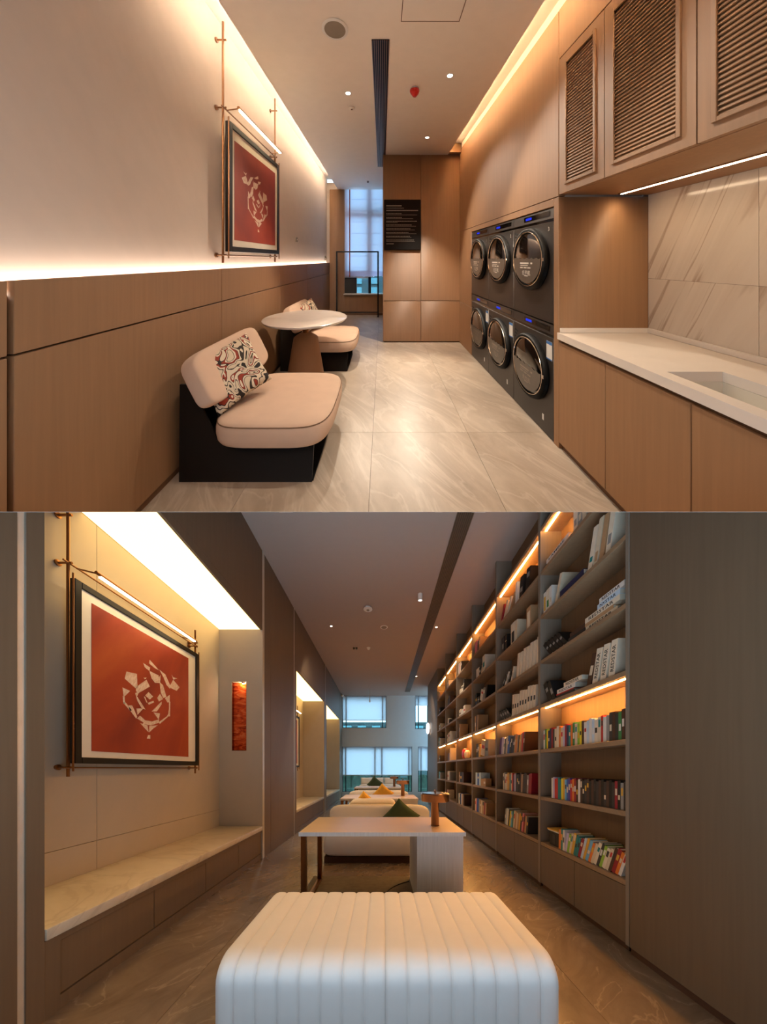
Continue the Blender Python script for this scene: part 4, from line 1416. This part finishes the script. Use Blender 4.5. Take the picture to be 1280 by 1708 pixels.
# red ornament pair and white bottles further along
orn = thing('red_ornament', 'small red and cream rounded ornament on the glowing shelf, fourth bay', 'ornament', (1.92, 6.2, SH[2]))
build(M().soft((1.92, 6.30, SH[2] + .125), (.07, .13, .125), .8), 'red_body', 'red_plastic', orn)
build(M().soft((1.90, 6.10, SH[2] + .10), (.06, .09, .10), .8), 'cream_body', 'book_cream', orn)
for k, (yy, s, nm_) in enumerate(((8.05, 3, 'lower'), (8.05, 4, 'upper'))):
    bo = thing('white_bottle', 'small white bottle with round stopper, %s of two, farthest bay' % nm_, 'bottle', (1.92, yy, SH[s]))
    build(M().lathe([(.06, 0), (.065, .05), (.05, .12), (.025, .16), (.025, .20)], (1.92, yy, SH[s] + .001), 20), 'body', 'label_white', bo)
    build(M().lathe([(.012, .2), (.035, .225), (.035, .25), (.01, .275)], (1.92, yy, SH[s] + .001), 16), 'stopper', 'label_white', bo)

# ---- far end wall with windows and roller blinds
we = structure('wall_end', M().box(-2.0, -1.79, 12.2, 12.35, 0, ZC).box(-1.79, .18, 12.2, 12.35, 2.34, 3.17).box(.18, 1.47, 12.2, 12.35, 2.34, ZC)
               .box(1.33, 1.6, 12.2, 12.35, .31, 2.34).box(-1.79, 2.3, 12.2, 12.35, 0, .31).box(1.47, 2.3, 12.2, 12.35, 2.34, 3.13).box(2.05, 2.3, 12.2, 12.35, .31, 2.34).box(2.05, 2.3, 12.2, 12.35, 3.13, ZC), 'wall_grey')
sw = structure('window_6', M().box(2.2, 2.26, 10.8, 12.2, 0, .3).box(2.2, 2.26, 10.8, 12.2, ZC - .1, ZC).box(2.2, 2.26, 11.46, 11.54, .3, ZC - .1), 'window_dark')
build(M().box(2.225, 2.23, 10.8, 12.2, .3, ZC - .1), 'pane', 'glass_clear', sw, smooth=False)
wins = [(-1.79, .18, 3.17, 4.60, 3.53, [-1.62, .01], 'upper broad window'), (1.47, 2.05, 3.13, 4.60, 4.2, [1.62], 'upper narrow window'), (-1.79, 1.33, .31, 2.34, 1.07, [-1.64, -.33, -.02, 1.19], 'lower broad window'), (1.60, 2.05, .31, 2.34, 1.28, [1.74], 'lower narrow window')]
for i, (x0, x1, z0, z1, zb, mull, nm_) in enumerate(wins):
    w_ = structure('window_%d' % (i + 2), M().box(x0, x1, 12.24, 12.30, z0, z0 + .03).box(x0, x1, 12.24, 12.30, z1 - .03, z1).box(x0, x0 + .03, 12.24, 12.30, z0, z1).box(x1 - .03, x1, 12.24, 12.30, z0, z1), 'window_dark')
    for mx_ in mull:
        build(M().box(mx_ - .02, mx_ + .02, 12.22, 12.28, z0, z1), 'mullion', 'window_dark', w_, smooth=False)
    build(M().box(x0, x1, 12.285, 12.29, z0, z1), 'pane', 'glass_teal', w_, smooth=False)
    bl = thing('roller_blind', 'pale grey roller blind in the %s of the end wall' % nm_, 'blind', ((x0 + x1) / 2, 12.2, zb), 'roller blinds')
    build(M().box(x0 + .02, x1 - .02, 12.215, 12.219, zb, z1), 'fabric', 'roller', bl, smooth=False)
    build(M().box(x0 + .02, x1 - .02, 12.209, 12.222, zb - .02, zb + .01), 'bottom_rail', 'white_plastic', bl, smooth=False)
hd = thing('garden_hedge', 'dark green hedge outside the end windows', 'hedge', (0, 14.2, 0))
hm2 = M()
random.seed(9)
for k in range(26):
    x = -3.5 + k * .28
    hm2.soft((x, 14.2 + random.uniform(-.2, .2), .45 + random.uniform(-.1, .1)), (.3, .3, .55 + random.uniform(0, .25)), .9, None, 12, 8)
build(hm2, 'foliage', 'foliage', hd)
fb = thing('facing_building', 'dark teal facing building outside the upper end windows', 'building', (0, 20.4, 0))
build(M().box(-4, 4.5, 20, 21, 0, 4.75), 'wall', 'facade_teal', fb, smooth=False)
for k in range(8):
    build(M().box(-3.9 + k * 1.05, -3.3 + k * 1.05, 19.96, 20.01, 3.6, 4.5), 'window', 'facade_pane', fb, smooth=False)
scn = thing('wall_lamp', 'white oval wall lamp at the end of the bookcase', 'wall lamp', (1.75, 10.3, 2.75))
build(M().soft((1.72, 10.3, 2.87), (.06, .14, .21), .8), 'shade', 'lamp_sconce', scn)
build(M().box(1.76, 1.80, 10.24, 10.36, 2.72, 2.84, .004), 'mount', 'bronze', scn)

# ---- ceiling fittings
df = thing('slot_diffuser', 'long dark slotted air diffuser along the library ceiling', 'air diffuser', (1.06, 7.3, ZC - .01))
build(M().box(.96, 1.17, 3.1, 11.6, ZC - .005, ZC - .0005), 'backing', 'taupe_dark', df, smooth=False)
for i in range(9):
    x = .96 + i * .21 / 8
    build(M().box(x - .005, x + .005, 3.1, 11.6, ZC - .012, ZC - .0055), 'slat', 'taupe', df, smooth=False)
ap = thing('smoke_detector', 'white round detector on a drop base, library ceiling', 'detector', (-.29, 5.51, ZC - .08))
build(M().lathe([(.05, 0), (.05, -.03), (.085, -.035), (.09, -.055), (.07, -.065), (.01, -.067)], (-.29, 5.51, ZC), 28), 'body', 'white_plastic', ap)
build(M().lathe([(.03, -.067), (.03, -.075), (.008, -.078)], (-.29, 5.51, ZC), 16), 'sensor', 'speaker_grey', ap)
cy = thing('ceiling_spotlight', 'white cylinder spotlight beside the slot diffuser, library ceiling', 'spotlight', (.71, 5.11, ZC - .13))
build(M().lathe([(.045, 0), (.045, -.12), (.038, -.122), (.036, -.11)], (.71, 5.11, ZC), 24), 'body', 'white_plastic', cy)
build(M().lathe([(.036, -.11), (.02, -.112)], (.71, 5.11, ZC), 24), 'lens', 'lamp_sconce', cy)
sp2 = thing('ceiling_speaker', 'round grey speaker in the library ceiling', 'speaker', (.04, 6.3, ZC - .02))
build(M().lathe([(.085, 0), (.088, -.006), (.078, -.01)], (.04, 6.3, ZC), 28), 'rim', 'white_plastic', sp2)
build(M().lathe([(.077, -.008), (.03, -.016), (.004, -.017)], (.04, 6.3, ZC), 28), 'grille', 'speaker_grey', sp2)
downlight(-1.17, 6.25, ZC, 'tiny downlight near the panelled wall, library ceiling', .03)
downlight(1.25, 6.3, ZC, 'tiny downlight beyond the slot diffuser, nearer one, library ceiling', .03)
downlight(1.21, 9.66, ZC, 'tiny downlight beyond the slot diffuser, farther one, library ceiling', .03)
for k, (x_, y_) in enumerate(((-.6, 1.7), (.6, 1.7), (-.6, 2.9), (.6, 2.9))):  # unseen fill lamps, added to warm and brighten the ottoman area
    zz_ = 1.35 + .941 * y_
    t = thing('fill_spotlight', 'recessed spotlight in the slab over the ottoman, %s' % ('left front', 'right front', 'left rear', 'right rear')[k], 'spotlight', (x_, y_, zz_ - .01))
    ring_ = M().lathe([(.04, -.0022), (.042, -.003), (.03, -.0032)], (x_, y_, zz_), 20)
    for v_ in ring_.bm.verts:
        v_.co.z += .941 * (v_.co.y - y_)
    build(ring_, 'trim_ring', 'white_plastic', t)
    ld = bpy.data.lights.new('fill_beam', 'SPOT')
    ld.energy = 13
    ld.spot_size = math.radians(72)
    ld.spot_blend = 0.9
    ld.color = (1.0, 0.82, 0.64)
    ld.shadow_soft_size = 0.04
    lo = bpy.data.objects.new('fill_beam', ld)
    COL.objects.link(lo)
    lo.parent = t
    lo.location = W(x_, y_, zz_ - .012) - world_loc(t)
cc = thing('ceiling_camera', 'small black twin lens fitting, library ceiling', 'camera', (-.73, 7.37, ZC - .05))
for dx in (-.035, .035):
    build(M().lathe([(.028, 0), (.028, -.04), (.016, -.05), (.004, -.052)], (-.73 + dx, 7.37, ZC), 14), 'lens', 'gloss_black', cc)
d2 = thing('ceiling_sensor', 'small white dome sensor beside the twin lens, library ceiling', 'sensor', (-.37, 7.37, ZC - .06))
build(M().lathe([(.04, 0), (.045, -.02), (.03, -.05), (.006, -.06)], (-.37, 7.37, ZC), 18), 'dome', 'white_plastic', d2)
build(M().lathe([(.05, 0), (.05, -.008)], (-.37, 7.37, ZC), 18), 'base', 'white_plastic', d2)
hr = thing('hanging_rod', 'thin rod hanging from the library ceiling before the end wall', 'rod', (-.52, 11.3, ZC - .6))
build(M().tube([(-.52, 11.3, ZC), (-.52, 11.3, ZC - .42)], .015), 'stem', 'trim_champagne', hr)
build(M().lathe([(.03, -.42), (.032, -.5), (.02, -.52)], (-.52, 11.3, ZC), 14), 'head', 'white_plastic', hr)
cm2 = thing('security_camera', 'small white corner camera where panelled wall meets end wall', 'camera', (-1.72, 11.9, ZC - .15))
build(M().soft((-1.74, 11.9, ZC - .08), (.06, .07, .06), .9, None, 16, 10), 'dome', 'white_plastic', cm2)
build(M().box(-1.80, -1.72, 11.86, 11.94, ZC - .06, ZC - .02, .004), 'mount', 'white_plastic', cm2)


# ---- furniture
def channel_half(x0, x1, nch, yf, yr, zt, zb, r, round_left, round_right):
    """upholstered half with vertical channels: profile swept from the front hem over the top to the back"""
    prof = []

    def arc(cy, cz, rr, a0, a1, n):
        for i in range(n + 1):
            a = a0 + (a1 - a0) * i / n
            prof.append(((cy + rr * math.cos(a), cz + rr * math.sin(a)), (math.cos(a), math.sin(a))))
    prof.append(((yf, zb), (-1, 0)))
    prof.append(((yf, (zb + zt) / 2), (-1, 0)))
    arc(yf + r, zt - r, r, math.pi, math.pi / 2, 8)
    n = 6
    for i in range(1, n):
        prof.append(((yf + r + (yr - .06 - yf - r) * i / n, zt), (0, 1)))
    arc(yr - .06, zt - .06, .06, math.pi / 2, 0, 5)
    prof.append(((yr, zb), (1, 0)))
    cols = []
    w = (x1 - x0) / nch
    for c in range(nch):
        for q in (0, .06, .14, .3, .5, .7, .86, .94):
            cols.append(x0 + w * (c + q))
    cols.append(x1)
    rings = []
    er = .06
    for x in cols:
        q = ((x - x0) / w) % 1.0
        q = min(q, 1 - q)
        dent = .008 * math.exp(-(q / .06) ** 2) - .0035 * math.sin(math.pi * q) ** .5
        e = 0
        if round_left and x - x0 < er:
            k = 1 - (x - x0) / er
            e = er * (1 - math.sqrt(max(0, 1 - k * k)))
        if round_right and x1 - x < er:
            k = 1 - (x1 - x) / er
            e = er * (1 - math.sqrt(max(0, 1 - k * k)))
        dd = dent + e
        rings.append([(x, p[0] - nrm[0] * dd, p[1] - nrm[1] * dd) for p, nrm in prof])
    m = M()
    m.rings(rings, closed=False, cap0=True, cap1=True)
    return m


ot = thing('ottoman', 'large white channel tufted ottoman in two halves, nearest the viewer', 'ottoman', (.02, 1.66, 0))
for (a, b, l_, r_) in ((-.80, .015, True, False), (.015, .845, False, True)):
    build(channel_half(a, b, 8, 1.265, 2.03, .45, .06, .125, l_, r_), 'cushion_half', 'white_fabric', ot, ang=60)
build(M().box(-.74, .78, 1.33, 1.97, 0.0, .07), 'plinth', 'taupe_dark', ot, smooth=False)


def make_table(y0, label):
    t = thing('library_table', label, 'table', (0, y0 + .4, 0), 'library tables')
    build(M().box(-.79, .79, y0, y0 + .81, .71, .75, .004), 'table_top', ['desk_top'], t)
    build(M().box(-.79, .79, y0 - .001, y0 + .001, .711, .749), 'front_edge', 'desk_white', t, smooth=False)
    lm = [('leg', (-.78, -.73, y0 + .03, y0 + .08, .0045, .71)), ('leg', (-.78, -.73, y0 + .70, y0 + .75, .0045, .71)), ('floor_bar', (-.78, -.73, y0 + .08, y0 + .70, .0045, .03)), ('top_bar', (-.78, -.73, y0 + .08, y0 + .70, .68, .71))]
    for n_, a in lm:
        build(M().box(*a, .002), n_, 'bronze', t)
    build(M().box(.335, .78, y0 + .045, y0 + .76, 0.0045, .709, .003), 'pedestal', 'desk_white', t)
    build(M().box(-.73, .335, y0 + .70, y0 + .72, .60, .708), 'apron', 'desk_white', t, smooth=False)
    return t


tb = make_table(2.575, 'pale wood library table nearest the viewer, behind the ottoman')
copy_tree(tb, (-.06, 2.92, 0), 'pale wood library table second from the viewer, behind the cream sofas')
copy_tree(tb, (-.1, 6.05, 0), 'pale wood library table farthest from the viewer')


def make_lamp(x, y, label):
    z = .7508
    t = thing('table_lamp', label, 'lamp', (x, y, z), 'copper table lamps')
    build(M().lathe([(.045, 0), (.046, .006), (.042, .008), (.041, .30)], (x, y, z), 32), 'stem', 'copper', t)
    build(M().lathe([(.143, .258), (.147, .262), (.147, .335), (.138, .345), (.03, .349), (.004, .349)], (x, y, z), 48), 'shade', 'copper', t)
    build(M().lathe([(.009, .349), (.009, .362), (.013, .368), (.008, .378), (.001, .38)], (x, y, z), 16), 'finial', 'copper', t)
    return t


lp = make_lamp(.556, 2.874, 'copper mushroom lamp on the nearest library table')
copy_tree(lp, (-.10, 3.2, 0), 'copper mushroom lamp on the second library table')
copy_tree(lp, (-.15, 6.33, 0), 'copper mushroom lamp on the farthest library table')


def make_sofa(y0, label, x0=-.86, x1=.77):
    t = thing('sofa', label, 'sofa', ((x0 + x1) / 2, y0 + .4, 0), 'white sofas')
    xm = (x0 + x1) / 2
    hx = (x1 - x0) / 2
    build(M().soft((xm, y0 + .33, .27), (hx, .33, .185), .28, None, 40, 14, e2=.2), 'seat', 'white_fabric', t, ang=70)
    build(M().soft((xm, y0 + .64, .46), (hx, .11, .295), .28, None, 40, 14, e2=.2), 'backrest', 'white_fabric', t, ang=70)
    build(M().box(x0 + .03, x1 - .03, y0 + .03, y0 + .70, 0.0, .09), 'plinth', 'groove', t, smooth=False)
    return t


s1 = make_sofa(3.87, 'white sofa behind the nearest library table, green cushion on it')
copy_tree(s1, (-.05, 3.0, 0), 'white sofa behind the second library table, mustard cushion on it')
s3 = copy_tree(s1, (-.05, 6.05, 0), 'white sofa at the far end before the end windows')
# low bench back to back with the first sofa
bn2 = thing('padded_bench', 'cream padded bench with mustard cushions between sofa and second table', 'bench', (-.17, 5.0, 0))
build(M().soft((-.17, 4.98, .40), (.42, .22, .40), .25, None, 36, 14, e2=.2), 'back', 'book_cream', bn2, ang=70)
build(M().box(-.55, .21, 4.82, 5.14, 0, .06), 'plinth', 'groove', bn2, smooth=False)


def diamond(name, x, y, z, s_, mat, label, ry=-12):
    rot = Matrix.Rotation(math.radians(90), 3, 'Z') @ Matrix.Rotation(math.radians(ry), 3, 'Y') @ Matrix.Rotation(math.radians(40), 3, 'X')
    return build(M().pillow((x, y, z), s_, s_, .15, rot), name, mat, label=label, cat='cushion', group='sofa cushions', ang=80)


diamond('throw_cushion', .28, 4.22, .60, .44, 'green_fabric', 'dark green cushion on the sofa behind the nearest table')
diamond('throw_cushion', -.33, 5.20, .66, .40, 'mustard_fabric', 'mustard cushion leaning on the padded bench')
diamond('throw_cushion', .02, 7.25, .68, .42, 'mustard_fabric', 'mustard cushion on the sofa behind the second table')
diamond('throw_cushion', -.28, 10.3, .78, .44, 'green_fabric', 'dark green cushion on the far sofa')
for k in range(3):
    make_cushion('back_cushion', (-.62 + k * .46, 10.72, .86), .46, .30, .16, 0, math.radians(8), math.radians(90), 'white_fabric', 'white back cushion on the far sofa, %s from the windows side' % ('first', 'second', 'third')[k], group='white back cushions')
rg = build(M().box(-.86, .74, 1.98, 3.42, .0003, .004, .001), 'rug', 'rug', label='thin grey brown rug under the nearest library table', cat='rug')
cb = []
for i in range(21):
    t = i / 20
    cb.append((.32 - .42 * t + .02 * math.sin(t * 9), 3.25 - .42 * t + .05 * math.sin(t * 6), .0095))
build(M().tube(cb, .005), 'power_cable', 'cable_black', label='thin black cable trailing over the rug under the table', cat='cable')
